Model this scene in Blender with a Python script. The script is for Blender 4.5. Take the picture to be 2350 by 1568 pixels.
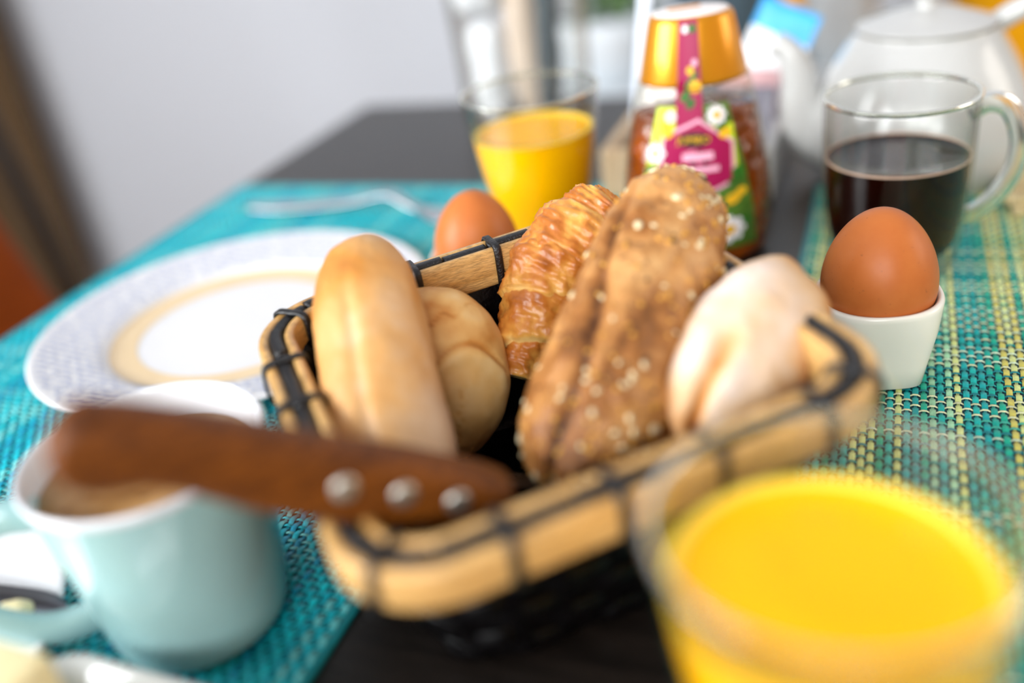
import bpy, bmesh, math, random
import numpy as np
from mathutils import Vector, Matrix, noise

# ---------------------------------------------------------------- scene, camera, world, light
for o in list(bpy.data.objects):
    bpy.data.objects.remove(o)
SC = bpy.context.scene
COL = SC.collection
T = 0.75                                    # table top height

cam_d = bpy.data.cameras.new('camera')
cam = bpy.data.objects.new('camera', cam_d)
COL.objects.link(cam)
cam.matrix_world = Matrix(((0.93266, -0.05568, 0.35643, 0.0),
                           (0.33641, 0.49103, -0.80357, 0.0),
                           (-0.13027, 0.86936, 0.47670, T + 0.216),
                           (0, 0, 0, 1)))
cam_d.sensor_width = 36.0
cam_d.lens = 2200.0 / 2350.0 * 36.0
cam_d.clip_start = 0.01
cam_d.dof.use_dof = True
cam_d.dof.focus_distance = 0.365
cam_d.dof.aperture_fstop = 2.2
SC.camera = cam

SC.view_settings.view_transform = 'Standard'
SC.view_settings.look = 'None'
SC.view_settings.gamma = 1.0
SC.view_settings.use_curve_mapping = False
SC.view_settings.exposure = 0.42

W = bpy.data.worlds.new('world')
SC.world = W
W.use_nodes = True
W.node_tree.nodes['Background'].inputs[0].default_value = (0.90, 0.95, 1.0, 1)
W.node_tree.nodes['Background'].inputs[1].default_value = 1.1


def area_light(name, loc, target, sx, sy, power, color):
    d = bpy.data.lights.new(name, 'AREA')
    d.shape = 'RECTANGLE'
    d.size = sx
    d.size_y = sy
    d.energy = power
    d.color = color
    o = bpy.data.objects.new(name, d)
    COL.objects.link(o)
    o.location = loc
    o.rotation_euler = (Vector(target) - Vector(loc)).to_track_quat('-Z', 'Y').to_euler()
    return o


area_light('window_daylight', (-2.12, -1.25, T + 0.85), (0.0, 0.25, T + 0.1), 1.7, 1.35, 94.0, (0.95, 0.98, 1.0))
area_light('front_fill_light', (0.2, -2.60, T + 1.05), (0.0, 0.3, T + 0.1), 2.2, 1.4, 88.0, (0.97, 0.99, 1.0))  # added fill lamp behind the camera, no door is known there
area_light('window_daylight_right', (2.55, 1.0, T + 0.95), (-0.8, 1.0, T + 0.2), 1.2, 1.2, 14.0, (1.0, 0.95, 0.88))

random.seed(7)
RNG = np.random.default_rng(7)


# ---------------------------------------------------------------- materials
def lin(c):
    if isinstance(c, str):
        c = [int(c[i:i + 2], 16) / 255.0 for i in (0, 2, 4)]
    return tuple((v / 12.92 if v <= 0.04045 else ((v + 0.055) / 1.055) ** 2.4) for v in c)


class NT:
    def __init__(s, name):
        s.m = bpy.data.materials.new(name)
        s.m.use_nodes = True
        s.t = s.m.node_tree
        s.t.nodes.clear()
        s.out = s.n('ShaderNodeOutputMaterial')

    def n(s, typ, **kw):
        nd = s.t.nodes.new(typ)
        for k, v in kw.items():
            setattr(nd, k, v)
        return nd

    def l(s, a, b):
        s.t.links.new(a, b)

    def pbsdf(s, rough=0.5, metal=0.0, spec=0.5, col=None):
        b = s.n('ShaderNodeBsdfPrincipled')
        b.inputs['Roughness'].default_value = rough
        b.inputs['Metallic'].default_value = metal
        b.inputs['Specular IOR Level'].default_value = spec
        if col is not None:
            b.inputs['Base Color'].default_value = (*lin(col), 1)
        s.l(b.outputs[0], s.out.inputs[0])
        return b

    def noise(s, scale, detail=4.0, rough=0.55, stretch=None, dist=0.0):
        tc = s.n('ShaderNodeTexCoord')
        nz = s.n('ShaderNodeTexNoise')
        nz.inputs['Scale'].default_value = scale
        nz.inputs['Detail'].default_value = detail
        nz.inputs['Roughness'].default_value = rough
        nz.inputs['Distortion'].default_value = dist
        if stretch:
            mp = s.n('ShaderNodeMapping')
            mp.inputs['Scale'].default_value = stretch[:3]
            if len(stretch) > 3:
                mp.inputs['Rotation'].default_value = stretch[3:6]
            s.l(tc.outputs['Object'], mp.inputs[0])
            s.l(mp.outputs[0], nz.inputs[0])
        else:
            s.l(tc.outputs['Object'], nz.inputs[0])
        return nz

    def ramp(s, fac, stops):
        r = s.n('ShaderNodeValToRGB')
        e = r.color_ramp.elements
        while len(e) < len(stops):
            e.new(0.5)
        for el, (p, c) in zip(e, stops):
            el.position = p
            el.color = (*lin(c), 1)
        s.l(fac, r.inputs[0])
        return r

    def mixc(s, fac, a, b, mode='MIX'):
        x = s.n('ShaderNodeMix', data_type='RGBA', blend_type=mode)
        for i, v in ((0, fac), (6, a), (7, b)):
            if isinstance(v, (int, float)):
                x.inputs[i].default_value = v
            elif isinstance(v, (str, tuple)):
                x.inputs[i].default_value = (*lin(v), 1)
            else:
                s.l(v, x.inputs[i])
        return x.outputs[2]

    def bump(s, bsdf, height, strength=0.3, dist=0.001):
        b = s.n('ShaderNodeBump')
        b.inputs['Strength'].default_value = strength
        b.inputs['Distance'].default_value = dist
        s.l(height, b.inputs['Height'])
        s.l(b.outputs[0], bsdf.inputs['Normal'])
        return b


def plain(name, col, rough=0.5, metal=0.0, spec=0.5, vary=0.06, scale=30.0, bump=0.0, bscale=None, coat=0.0, sss=0.0):
    t = NT(name)
    b = t.pbsdf(rough, metal, spec, col)
    nz = t.noise(scale)
    c = lin(col)
    if vary:
        r = t.n('ShaderNodeValToRGB')
        r.color_ramp.elements[0].position = 0.3
        r.color_ramp.elements[1].position = 0.7
        r.color_ramp.elements[0].color = (*[v * (1 - vary) for v in c], 1)
        r.color_ramp.elements[1].color = (*[min(1, v * (1 + vary)) for v in c], 1)
        t.l(nz.outputs[0], r.inputs[0])
        t.l(r.outputs[0], b.inputs['Base Color'])
    if bump:
        nb = t.noise(bscale or scale * 4)
        t.bump(b, nb.outputs[0], bump, 0.001)
    if coat:
        b.inputs['Coat Weight'].default_value = coat
        b.inputs['Coat Roughness'].default_value = 0.05
    if sss:
        b.inputs['Subsurface Weight'].default_value = sss
        b.inputs['Subsurface Radius'].default_value = (0.006, 0.004, 0.002)
        b.inputs['Subsurface Scale'].default_value = 1.0
    return t.m


def woodmat(name, dark, light, axis_scale, rough=0.45, scale=18.0, bump=0.15, spec=0.5, coat=0.0):
    t = NT(name)
    b = t.pbsdf(rough, 0, spec)
    nz = t.noise(scale, 6.0, 0.6, axis_scale, 0.4)
    fine = t.noise(scale * 6, 3.0, 0.6, axis_scale)
    r = t.ramp(nz.outputs[0], [(0.3, dark), (0.7, light)])
    f2 = t.ramp(fine.outputs[0], [(0.35, (0.78, 0.78, 0.78)), (0.6, (1, 1, 1))])
    t.l(t.mixc(1.0, r.outputs[0], f2.outputs[0], 'MULTIPLY'), b.inputs['Base Color'])
    t.bump(b, fine.outputs[0], bump, 0.0006)
    if coat:
        b.inputs['Coat Weight'].default_value = coat
        b.inputs['Coat Roughness'].default_value = 0.25
    return t.m


def thinglass(name, tint=(0.988, 0.988, 0.984), edge=(0.76, 0.75, 0.71), bump=None, refl=0.025):
    """thin-walled clear sheet: Fresnel mirror over straight transmission, darker where it is seen edge-on"""
    t = NT(name)
    lw = t.n('ShaderNodeLayerWeight')
    lw.inputs['Blend'].default_value = 0.22
    tr = t.n('ShaderNodeBsdfTransparent')
    col = t.mixc(lw.outputs['Facing'], tuple(v ** (1 / 2.2) for v in tint), tuple(v ** (1 / 2.2) for v in edge))
    t.l(col, tr.inputs[0])
    gl = t.n('ShaderNodeBsdfGlossy')
    gl.inputs['Roughness'].default_value = 0.03
    l2 = t.n('ShaderNodeLayerWeight')
    l2.inputs['Blend'].default_value = 0.5
    pw = t.n('ShaderNodeMath', operation='POWER')
    t.l(l2.outputs['Facing'], pw.inputs[0])
    pw.inputs[1].default_value = 4.5
    fr = t.n('ShaderNodeMath', operation='MULTIPLY_ADD')
    t.l(pw.outputs[0], fr.inputs[0])
    fr.inputs[1].default_value = 0.75
    fr.inputs[2].default_value = refl
    mx = t.n('ShaderNodeMixShader')
    t.l(fr.outputs[0], mx.inputs[0])
    t.l(tr.outputs[0], mx.inputs[1])
    t.l(gl.outputs[0], mx.inputs[2])
    if bump:
        tc = t.n('ShaderNodeTexCoord')
        vo = t.n('ShaderNodeTexVoronoi')
        vo.inputs['Scale'].default_value = bump
        t.l(tc.outputs['Object'], vo.inputs[0])
        bp = t.n('ShaderNodeBump')
        bp.inputs['Strength'].default_value = 0.9
        bp.inputs['Distance'].default_value = 0.002
        t.l(vo.outputs[0], bp.inputs['Height'])
        for nd in (gl, l2, lw):
            t.l(bp.outputs[0], nd.inputs['Normal'])
    t.l(mx.outputs[0], t.out.inputs[0])
    return t.m


def solidglass(name, col=(0.97, 0.99, 0.98)):
    t = NT(name)
    g = t.n('ShaderNodeBsdfGlass')
    g.inputs['Color'].default_value = (*col, 1)
    g.inputs['Roughness'].default_value = 0.0
    g.inputs['IOR'].default_value = 1.47
    t.l(g.outputs[0], t.out.inputs[0])
    return t.m


def breadmat(name, stops, nscale, rough=0.6, spec=0.3, spots=None, bump=0.35, bscale=260, stretch=None, sss=0.0):
    """crust colour from a per-vertex 'crust' value (flour, bake, cracks) broken up by noise"""
    t = NT(name)
    b = t.pbsdf(rough, 0, spec)
    at = t.n('ShaderNodeAttribute', attribute_name='crust')
    nz = t.noise(nscale, 5.0, 0.6, stretch)
    ma = t.n('ShaderNodeMath', operation='MULTIPLY_ADD')
    t.l(nz.outputs[0], ma.inputs[0])
    ma.inputs[1].default_value = 0.55
    t.l(at.outputs['Fac'], ma.inputs[2])
    sb = t.n('ShaderNodeMath', operation='SUBTRACT')
    t.l(ma.outputs[0], sb.inputs[0])
    sb.inputs[1].default_value = 0.275
    r = t.ramp(sb.outputs[0], stops)
    col = r.outputs[0]
    if spots:
        sp = t.noise(spots[0], 3.0, 0.7)
        sr = t.ramp(sp.outputs[0], [(spots[1], (0, 0, 0)), (spots[2], (1, 1, 1))])
        col = t.mixc(sr.outputs[0], col, spots[3])
    t.l(col, b.inputs['Base Color'])
    bz = t.noise(bscale, 4.0, 0.6)
    t.bump(b, bz.outputs[0], bump, 0.0008)
    if sss:
        b.inputs['Subsurface Weight'].default_value = sss
        b.inputs['Subsurface Radius'].default_value = (0.004, 0.002, 0.001)
        b.inputs['Subsurface Scale'].default_value = 1.0
    return t.m


# ---------------------------------------------------------------- object helpers
ROOT_LOC = {}


def tag(o, label=None, cat=None, group=None, kind=None):
    if label:
        o['label'] = label
    if cat:
        o['category'] = cat
    if group:
        o['group'] = group
    if kind:
        o['kind'] = kind
    return o


def thing(name, label, cat, loc, group=None):
    """an Empty at the thing's base; loc is relative to the table top plane"""
    o = bpy.data.objects.new(name, None)
    o.empty_display_size = 0.02
    COL.objects.link(o)
    o.location = (loc[0], loc[1], loc[2] + T)
    tag(o, label, cat, group)
    ROOT_LOC[o.name] = np.array(loc, float)
    return o


def base_of(parent):
    p = parent
    while p is not None and p.name not in ROOT_LOC:
        p = p.parent
    return ROOT_LOC[p.name] if p is not None else np.zeros(3)


def mesh(name, V, F, mat, parent=None, smooth=True, at=None, label=None, crust=None, mats=None, midx=None):
    """V: world coordinates (z over the table top). at: origin for a top-level mesh"""
    V = np.asarray(V, float).reshape(-1, 3)
    org = base_of(parent) if parent is not None else np.array(at if at is not None else (0, 0, 0), float)
    me = bpy.data.meshes.new(name)
    me.from_pydata((V - org).tolist(), [], [list(map(int, f)) for f in F])
    me.update()
    if smooth:
        me.polygons.foreach_set('use_smooth', [True] * len(me.polygons))
    if crust is not None:
        a = me.attributes.new('crust', 'FLOAT', 'POINT')
        a.data.foreach_set('value', np.asarray(crust, np.float32))
    for m in (mats or [mat]):
        me.materials.append(m)
    if midx is not None:
        me.polygons.foreach_set('material_index', midx)
    o = bpy.data.objects.new(name, me)
    COL.objects.link(o)
    if parent is not None:
        o.parent = parent
    else:
        o.location = (org[0], org[1], org[2] + T)
        ROOT_LOC[o.name] = org
    if label:
        o['label'] = label
    return o


def grid_faces(n, m, close_u=True, close_v=False, off=0):
    """rings of n points, m rings"""
    F = []
    for j in range(m if close_v else m - 1):
        for i in range(n if close_u else n - 1):
            a, b = j * n + i, j * n + (i + 1) % n
            c, d = ((j + 1) % m) * n + (i + 1) % n, ((j + 1) % m) * n + i
            F.append((off + a, off + b, off + c, off + d))
    return F


def loft(rings, cap0=True, cap1=True, close_v=False):
    n = len(rings[0])
    V = np.concatenate(rings)
    F = grid_faces(n, len(rings), True, close_v)
    if not close_v:
        if cap0:
            F.append(tuple(range(n))[::-1])
        if cap1:
            F.append(tuple(range((len(rings) - 1) * n, len(rings) * n)))
    return V, F


def lathe(c, prof, n=64, ex=None, squash=1.0, ang=0.0):
    """prof: (r, z) list; ex: superellipse exponent per ring for square-round shapes; r=0 collapses to a small ring"""
    a = np.linspace(0, 2 * np.pi, n, endpoint=False)
    rings = []
    for k, (r, z) in enumerate(prof):
        e = 2.0 if ex is None else (ex[k] if isinstance(ex, (list, tuple)) else ex)
        ca, sa = np.cos(a), np.sin(a)
        rad = r / (np.abs(ca) ** e + np.abs(sa) ** e) ** (1 / e)
        x, y = rad * ca, rad * sa * squash
        rings.append(np.stack([c[0] + x * math.cos(ang) - y * math.sin(ang),
                               c[1] + x * math.sin(ang) + y * math.cos(ang), np.full(n, c[2] + z)], 1))
    return loft(rings)


def smooth_prof(pts, k=6):
    """Catmull-Rom through (r,z) points"""
    P = np.array(pts, float)
    Q = np.vstack([2 * P[0] - P[1], P, 2 * P[-1] - P[-2]])
    out = []
    for i in range(1, len(Q) - 2):
        for t in np.linspace(0, 1, k, endpoint=False):
            p0, p1, p2, p3 = Q[i - 1:i + 3]
            out.append(0.5 * ((2 * p1) + (-p0 + p2) * t + (2 * p0 - 5 * p1 + 4 * p2 - p3) * t ** 2 + (-p0 + 3 * p1 - 3 * p2 + p3) * t ** 3))
    out.append(P[-1])
    return np.array(out)


def frames(P, up=(0, 0, 1), closed=False):
    P = np.asarray(P, float)
    if closed:
        tan = np.roll(P, -1, 0) - np.roll(P, 1, 0)
    else:
        tan = np.gradient(P, axis=0)
    tan /= np.linalg.norm(tan, axis=1)[:, None]
    up = np.asarray(up, float)
    side = np.cross(tan, up)
    side /= np.linalg.norm(side, axis=1)[:, None] + 1e-12
    upv = np.cross(side, tan)
    return tan, side, upv


def sweep(P, ru, rv=None, n=16, up=(0, 0, 1), closed=False, ex=2.0):
    """tube along P; ru across (sideways), rv along up; scalars or arrays"""
    P = np.asarray(P, float)
    rv = ru if rv is None else rv
    ru = np.broadcast_to(np.asarray(ru, float), (len(P),))
    rv = np.broadcast_to(np.asarray(rv, float), (len(P),))
    _, s, u = frames(P, up, closed)
    a = np.linspace(0, 2 * np.pi, n, endpoint=False)
    ca, sa = np.cos(a), np.sin(a)
    cx = np.sign(ca) * np.abs(ca) ** (2 / ex)
    cy = np.sign(sa) * np.abs(sa) ** (2 / ex)
    rings = [P[i] + ru[i] * cx[:, None] * s[i] + rv[i] * cy[:, None] * u[i] for i in range(len(P))]
    return loft(rings, close_v=closed)


def curve3(pts, k=8):
    P = np.array(pts, float)
    Q = np.vstack([2 * P[0] - P[1], P, 2 * P[-1] - P[-2]])
    out = []
    for i in range(1, len(Q) - 2):
        for t in np.linspace(0, 1, k, endpoint=False):
            p0, p1, p2, p3 = Q[i - 1:i + 3]
            out.append(0.5 * ((2 * p1) + (-p0 + p2) * t + (2 * p0 - 5 * p1 + 4 * p2 - p3) * t ** 2 + (-p0 + 3 * p1 - 3 * p2 + p3) * t ** 3))
    out.append(P[-1])
    return np.array(out)


def box(c, s, bev=0.0, rot=0.0, seg=3, tilt=None):
    """bevelled box: centre, full sizes, rotation about z; returns V, F"""
    bm = bmesh.new()
    bmesh.ops.create_cube(bm, size=1.0)
    bmesh.ops.scale(bm, vec=s, verts=bm.verts)
    if bev:
        bmesh.ops.bevel(bm, geom=list(bm.edges), offset=bev, segments=seg, affect='EDGES', profile=0.5)
    M = Matrix.Rotation(rot, 4, 'Z')
    if tilt:
        M = M @ Matrix.Rotation(tilt[0], 4, 'X') @ Matrix.Rotation(tilt[1], 4, 'Y')
    bmesh.ops.transform(bm, matrix=Matrix.Translation(c) @ M, verts=bm.verts)
    bm.verts.index_update()
    V = np.array([v.co[:] for v in bm.verts])
    F = [[v.index for v in f.verts] for f in bm.faces]
    bm.free()
    return V, F


def join(*vf):
    V, F, off = [], [], 0
    for v, f in vf:
        V.append(np.asarray(v))
        F += [tuple(i + off for i in q) for q in f]
        off += len(v)
    return np.concatenate(V), F


def rrect(c, a, b, rc, ang, z, step=0.004):
    """rounded rectangle, points at even spacing, counter-clockwise from the middle of the +a side"""
    segs = []
    L = [2 * (b - rc), rc * math.pi / 2, 2 * (a - rc), rc * math.pi / 2] * 2
    per = sum(L)
    n = int(per / step)
    pts = []
    for i in range(n):
        s = i * per / n + (b - rc) * 0 
        # sides: right (up), corner, top (left), corner, left (down), corner, bottom (right), corner
        k = 0
        while s > L[k]:
            s -= L[k]
            k += 1
        q = k // 2
        if k % 2 == 0:
            d = s
            p = {0: (a, -(b - rc) + d), 1: ((a - rc) - d, b), 2: (-a, (b - rc) - d), 3: (-(a - rc) + d, -b)}[q]
        else:
            t = s / rc
            cc = {0: (a - rc, b - rc), 1: (-(a - rc), b - rc), 2: (-(a - rc), -(b - rc)), 3: (a - rc, -(b - rc))}[q]
            t += q * math.pi / 2
            p = (cc[0] + rc * math.cos(t), cc[1] + rc * math.sin(t))
        pts.append(p)
    pts = np.array(pts)
    ca, sa = math.cos(ang), math.sin(ang)
    return np.stack([c[0] + pts[:, 0] * ca - pts[:, 1] * sa, c[1] + pts[:, 0] * sa + pts[:, 1] * ca, np.full(n, z)], 1)


def fbm(P, f, octv=3):
    return np.array([noise.fractal(Vector((p[0] * f, p[1] * f, p[2] * f)), 0.9, 2.1, octv) for p in P])


def blob(A, B, r0, r1, bend=(0, 0, 0), flat=1.0, up=(0, 0, 1), pw=2.6, n=96, m=110, disp=None, taper=0.0):
    """loaf: axis A->B with end caps, radius r0..r1 (middle fuller), disp(s, phi, P) -> (offset, crust)"""
    A, B, bend = np.array(A, float), np.array(B, float), np.array(bend, float)
    th = np.linspace(-np.pi / 2, np.pi / 2, m)
    s = np.sin(th)                                     # -1..1
    axis = (B - A)
    ln = np.linalg.norm(axis)
    d = axis / ln
    upv = np.array(up, float)
    sd = np.cross(d, upv)
    sd /= np.linalg.norm(sd)
    uu = np.cross(sd, d)
    mid = (A + B) / 2
    a = np.linspace(0, 2 * np.pi, n, endpoint=False)
    V, S, PH, N = [], [], [], []
    for i in range(m):
        t = (s[i] + 1) / 2
        rad = (r0 + (r1 - r0) * t) * max(1e-3, (1 - abs(s[i]) ** pw)) ** (1 / pw if pw < 2 else 0.5)
        c = mid + axis * s[i] / 2 + bend * (1 - s[i] ** 2)
        for p in a:
            nn = math.cos(p) * sd + math.sin(p) * flat * uu
            V.append(c + rad * nn)
            N.append(nn * math.sqrt(max(0, 1 - s[i] ** 6)) + d * s[i] ** 5)
            S.append(s[i])
            PH.append(p)
    V, S, PH, N = map(np.array, (V, S, PH, N))
    N /= np.linalg.norm(N, axis=1)[:, None] + 1e-9
    crust = np.full(len(V), 0.5)
    if disp:
        off, crust = disp(S, PH, V)
        V = V + N * off[:, None]
    F = grid_faces(n, m)
    F += [tuple(range(n))[::-1], tuple(range((m - 1) * n, m * n))]
    return V, F, crust, N, S, PH


# ---------------------------------------------------------------- material library
M = {}
M['wall'] = plain('wall_paint', 'c0c4cb', 0.9, vary=0.01, scale=3, bump=0.05, bscale=200, spec=0.2)
M['wall_taupe'] = plain('wall_taupe_paint', 'a39d95', 0.9, vary=0.02, scale=3, spec=0.2)
M['wall_beige'] = plain('wall_beige_paint', 'c2a580', 0.9, vary=0.02, scale=3, spec=0.2)
M['floor'] = woodmat('floor_wood', '7a4e2a', 'a06a3a', (1, 8, 1), 0.5, 3)
M['table'] = woodmat('dark_table_wood', '0f0c0a', '251e1a', (0.9, 10, 1), 0.34, 22, 0.25, spec=0.55)
M['bamboo'] = woodmat('bamboo', 'd19d56', 'e6b976', (1.5, 1.5, 14, 0, 0, 0.736), 0.42, 30, 0.2, coat=0.5)
M['cord'] = plain('black_cord', '0d0d10', 0.38, spec=0.6, vary=0.2, scale=300, bump=0.5, bscale=900)
M['weave_black'] = plain('black_basket_strip', '040304', 0.28, spec=0.22, vary=0.25, scale=120, bump=0.3, bscale=500)
M['egg'] = None
M['porcelain'] = plain('white_porcelain', 'bfbfbd', 0.16, vary=0.01, spec=0.5, coat=0.4)
M['cup_porcelain'] = plain('egg_cup_porcelain', 'f0ede2', 0.22, vary=0.015, spec=0.5, coat=0.3)
M['plate_white'] = plain('plate_glaze', 'e0e0e2', 0.18, vary=0.01, coat=0.3)
M['script'] = plain('blue_script_print', '93a0c8', 0.3, vary=0.15, scale=400)
M['beige_band'] = plain('beige_band_print', 'e2c9a2', 0.25, vary=0.05)
M['teal_glaze'] = plain('pale_teal_glaze', '9bbfc0', 0.14, vary=0.03, scale=20, coat=0.5)
M['white_glaze'] = plain('white_inner_glaze', 'd6d8dd', 0.15, vary=0.01, coat=0.4)
M['glass'] = thinglass('drinking_glass')
M['glass_rim'] = solidglass('glass_rim', (0.92, 0.93, 0.86))
M['glass_solid'] = solidglass('cast_glass')
M['juice'] = plain('orange_juice', 'ffba00', 0.25, vary=0.03, scale=60, spec=0.2)
M['juice_foam'] = plain('juice_froth', 'ffd84a', 0.5, vary=0.08, scale=300)
M['steel'] = plain('brushed_steel', 'c3c5c9', 0.25, metal=1.0, vary=0.04)
M['dark_steel'] = plain('blade_steel', '6e7076', 0.28, metal=1.0, vary=0.1, scale=80)
M['rivet'] = plain('rivet_metal', 'd8d2c6', 0.3, metal=0.9, vary=0.05)
M['handle_wood'] = woodmat('knife_handle_wood', '4a2203', '8b4c10', (2.2, 2.2, 9, 0, 0.9, 0.7), 0.5, 45, 0.15, spec=0.25)
M['butter'] = plain('butter', 'f6e7b4', 0.35, vary=0.03, sss=0.0)
M['gold'] = plain('gold_cap_plastic', 'd98f14', 0.28, metal=0.55, vary=0.03, coat=0.3)
M['cap_white'] = plain('cap_top_print', 'f4ecea', 0.35, vary=0.02)
M['magenta'] = plain('magenta_label', '9c0048', 0.35, vary=0.03)
M['label_pink'] = plain('pink_print', 'eaa9c0', 0.4, vary=0.03)
M['label_green'] = plain('green_print', '2f6a1a', 0.4, vary=0.3, scale=300)
M['label_lime'] = plain('lime_print', 'c6d52a', 0.4, vary=0.2, scale=120)
M['label_yellow'] = plain('yellow_print', 'f2b71c', 0.4, vary=0.1)
M['label_white'] = plain('white_print', 'f1e9ea', 0.4, vary=0.03)
M['label_black'] = plain('black_print', '141005', 0.4, vary=0.0)
M['label_olive'] = plain('olive_print', '4f7324', 0.4, vary=0.35, scale=150)
M['bottle'] = thinglass('bottle_plastic', (0.97, 0.95, 0.90), (0.75, 0.70, 0.6), bump=190)
M['sachet_blue'] = plain('blue_sachet', '3aa7e6', 0.4, vary=0.12, scale=80)
M['sachet_pink'] = plain('pink_sachet', 'c79a9c', 0.45, vary=0.1, scale=80)
M['sachet_grey'] = plain('grey_sachet', '77747f', 0.4, vary=0.3, scale=60)
M['sachet_white'] = plain('white_sachet', 'f4f4f6', 0.5, vary=0.03)
M['tan_wood'] = woodmat('tan_tray_wood', 'cfae86', 'e2c8a4', (8, 1, 1), 0.5, 30)
M['pale_wood'] = woodmat('pale_coaster_wood', 'cdb27c', 'e6d2a3', (8, 1, 1), 0.5, 30)
M['slate'] = plain('slate_planter', '3a4f5b', 0.6, vary=0.1, scale=12)
M['pale_planter'] = plain('pale_planter', 'd3dbe1', 0.6, vary=0.02)
M['grey_vase'] = plain('grey_vase', 'aab0b4', 0.45, vary=0.03)
M['leaf'] = plain('leaf_green', '5d7f45', 0.5, vary=0.3, scale=25)
M['stem'] = plain('plant_stem', '4d5f30', 0.6)
M['soil'] = plain('potting_soil', '30241b', 0.95, vary=0.3, scale=80)
M['ochre'] = plain('ochre_fabric', 'd99a00', 0.85, vary=0.05, scale=60, bump=0.3, bscale=400, spec=0.2)
M['cognac'] = plain('cognac_leather', '8f3f06', 0.6, vary=0.18, scale=9, bump=0.2, bscale=150, spec=0.12)
M['taupe'] = plain('taupe_curtain_cloth', '5a4834', 0.95, vary=0.06, scale=20, spec=0.1)
M['black_metal'] = plain('black_metal', '121110', 0.4, vary=0.05)
M['console'] = plain('sideboard_white', 'dfe4e8', 0.5, vary=0.02)
M['napkin'] = plain('white_napkin', 'e4e7ec', 0.9, vary=0.02, spec=0.1)
M['beige_paper'] = plain('beige_paper', 'c9b7a6', 0.8, vary=0.1, scale=40)
M['grey_cloth'] = plain('slate_grey_cloth', '4d565b', 0.8, vary=0.1)
M['straw'] = plain('white_stick_paper', 'dfe6f3', 0.4, vary=0.03)
M['frame_white'] = plain('window_frame_paint', 'f2f2f0', 0.4, vary=0.01)
M['grain_pale'] = plain('pale_seed', 'ead9ae', 0.45, vary=0.15, scale=200)
M['grain_gold'] = plain('golden_seed', 'd49a3c', 0.4, vary=0.2, scale=200)
M['grain_dark'] = plain('dark_seed', '3c2414', 0.45, vary=0.2, scale=200)


def eggmat():
    t = NT('brown_eggshell')
    b = t.pbsdf(0.38, 0, 0.22)
    n1 = t.noise(45, 4, 0.6)
    n2 = t.noise(420, 2, 0.5)
    r = t.ramp(n1.outputs[0], [(0.3, 'b8642f'), (0.7, 'c5733b')])
    s = t.ramp(n2.outputs[0], [(0.70, (0, 0, 0)), (0.76, (1, 1, 1))])
    t.l(t.mixc(s.outputs[0], r.outputs[0], '9c5a30'), b.inputs['Base Color'])
    t.bump(b, n2.outputs[0], 0.12, 0.0004)
    return t.m


M['egg'] = eggmat()


def honeymat():
    t = NT('amber_honey')
    b = t.pbsdf(0.12, 0, 0.5)
    n = t.noise(60, 3)
    r = t.ramp(n.outputs[0], [(0.3, '5a2405'), (0.7, 'a4500d')])
    t.l(r.outputs[0], b.inputs['Base Color'])
    tc = t.n('ShaderNodeTexCoord')
    vo = t.n('ShaderNodeTexVoronoi')
    vo.inputs['Scale'].default_value = 190
    t.l(tc.outputs['Object'], vo.inputs[0])
    t.bump(b, vo.outputs[0], 0.8, 0.002)
    return t.m


M['honey'] = honeymat()


def coffeemat():
    t = NT('black_coffee')
    b = t.pbsdf(0.04, 0, 0.3, '160602')
    n = t.noise(30)
    r = t.ramp(n.outputs[0], [(0.2, '0c0201'), (0.8, '1c0602')])
    t.l(r.outputs[0], b.inputs['Base Color'])
    return t.m


M['coffee'] = coffeemat()


def cremamat():
    t = NT('coffee_crema')
    b = t.pbsdf(0.3, 0, 0.4)
    n = t.noise(55, 5, 0.65, None, 1.0)
    r = t.ramp(n.outputs[0], [(0.30, '5a3416'), (0.42, 'a9793f'), (0.7, 'cfa36c')])
    t.l(r.outputs[0], b.inputs['Base Color'])
    return t.m


M['crema'] = cremamat()

# ---------------------------------------------------------------- the room
H0 = -T                                                            # floor level seen from the table top


def struct(name, vf, mat, smooth=False):
    o = mesh(name, vf[0], vf[1], mat, smooth=smooth)
    o['kind'] = 'structure'
    return o


struct('floor', box((0.2, -0.4, H0 - 0.05), (5.0, 4.6, 0.1)), M['floor'])
struct('wall_front', box((0.2, -2.75, H0 + 1.3), (5.0, 0.12, 2.6)), M['wall_taupe'])
struct('wall_right', box((2.76, -0.4, H0 + 1.3), (0.12, 4.6, 2.6)), M['wall_beige'])
struct('ceiling', box((0.2, -0.4, H0 + 2.65), (5.0, 4.6, 0.1)), M['wall'])
struct('wall_back', box((0.2, 1.76, H0 + 1.3), (5.0, 0.12, 2.6)), M['wall'])
XL = -2.21
struct('wall_left', join(box((XL, -2.4625, H0 + 1.3), (0.12, 0.475, 2.6)), box((XL, 0.7125, H0 + 1.3), (0.12, 1.975, 2.6)),
                         box((XL, -1.25, H0 + 0.45), (0.12, 1.95, 0.9)), box((XL, -1.25, H0 + 2.5), (0.12, 1.95, 0.2))), M['wall'])
struct('baseboard_back', box((0.2, 1.69, H0 + 0.04), (4.8, 0.02, 0.08), 0.004), M['frame_white'])
win = bpy.data.objects.new('window_1', None)
COL.objects.link(win)
win.location = (XL, -1.25, T + H0 + 0.9)
win['kind'] = 'structure'
ROOT_LOC['window_1'] = np.array((XL, -1.25, H0 + 0.9))
y0, y1, z0, z1 = -2.225, -0.275, H0 + 0.9, H0 + 2.4
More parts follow.
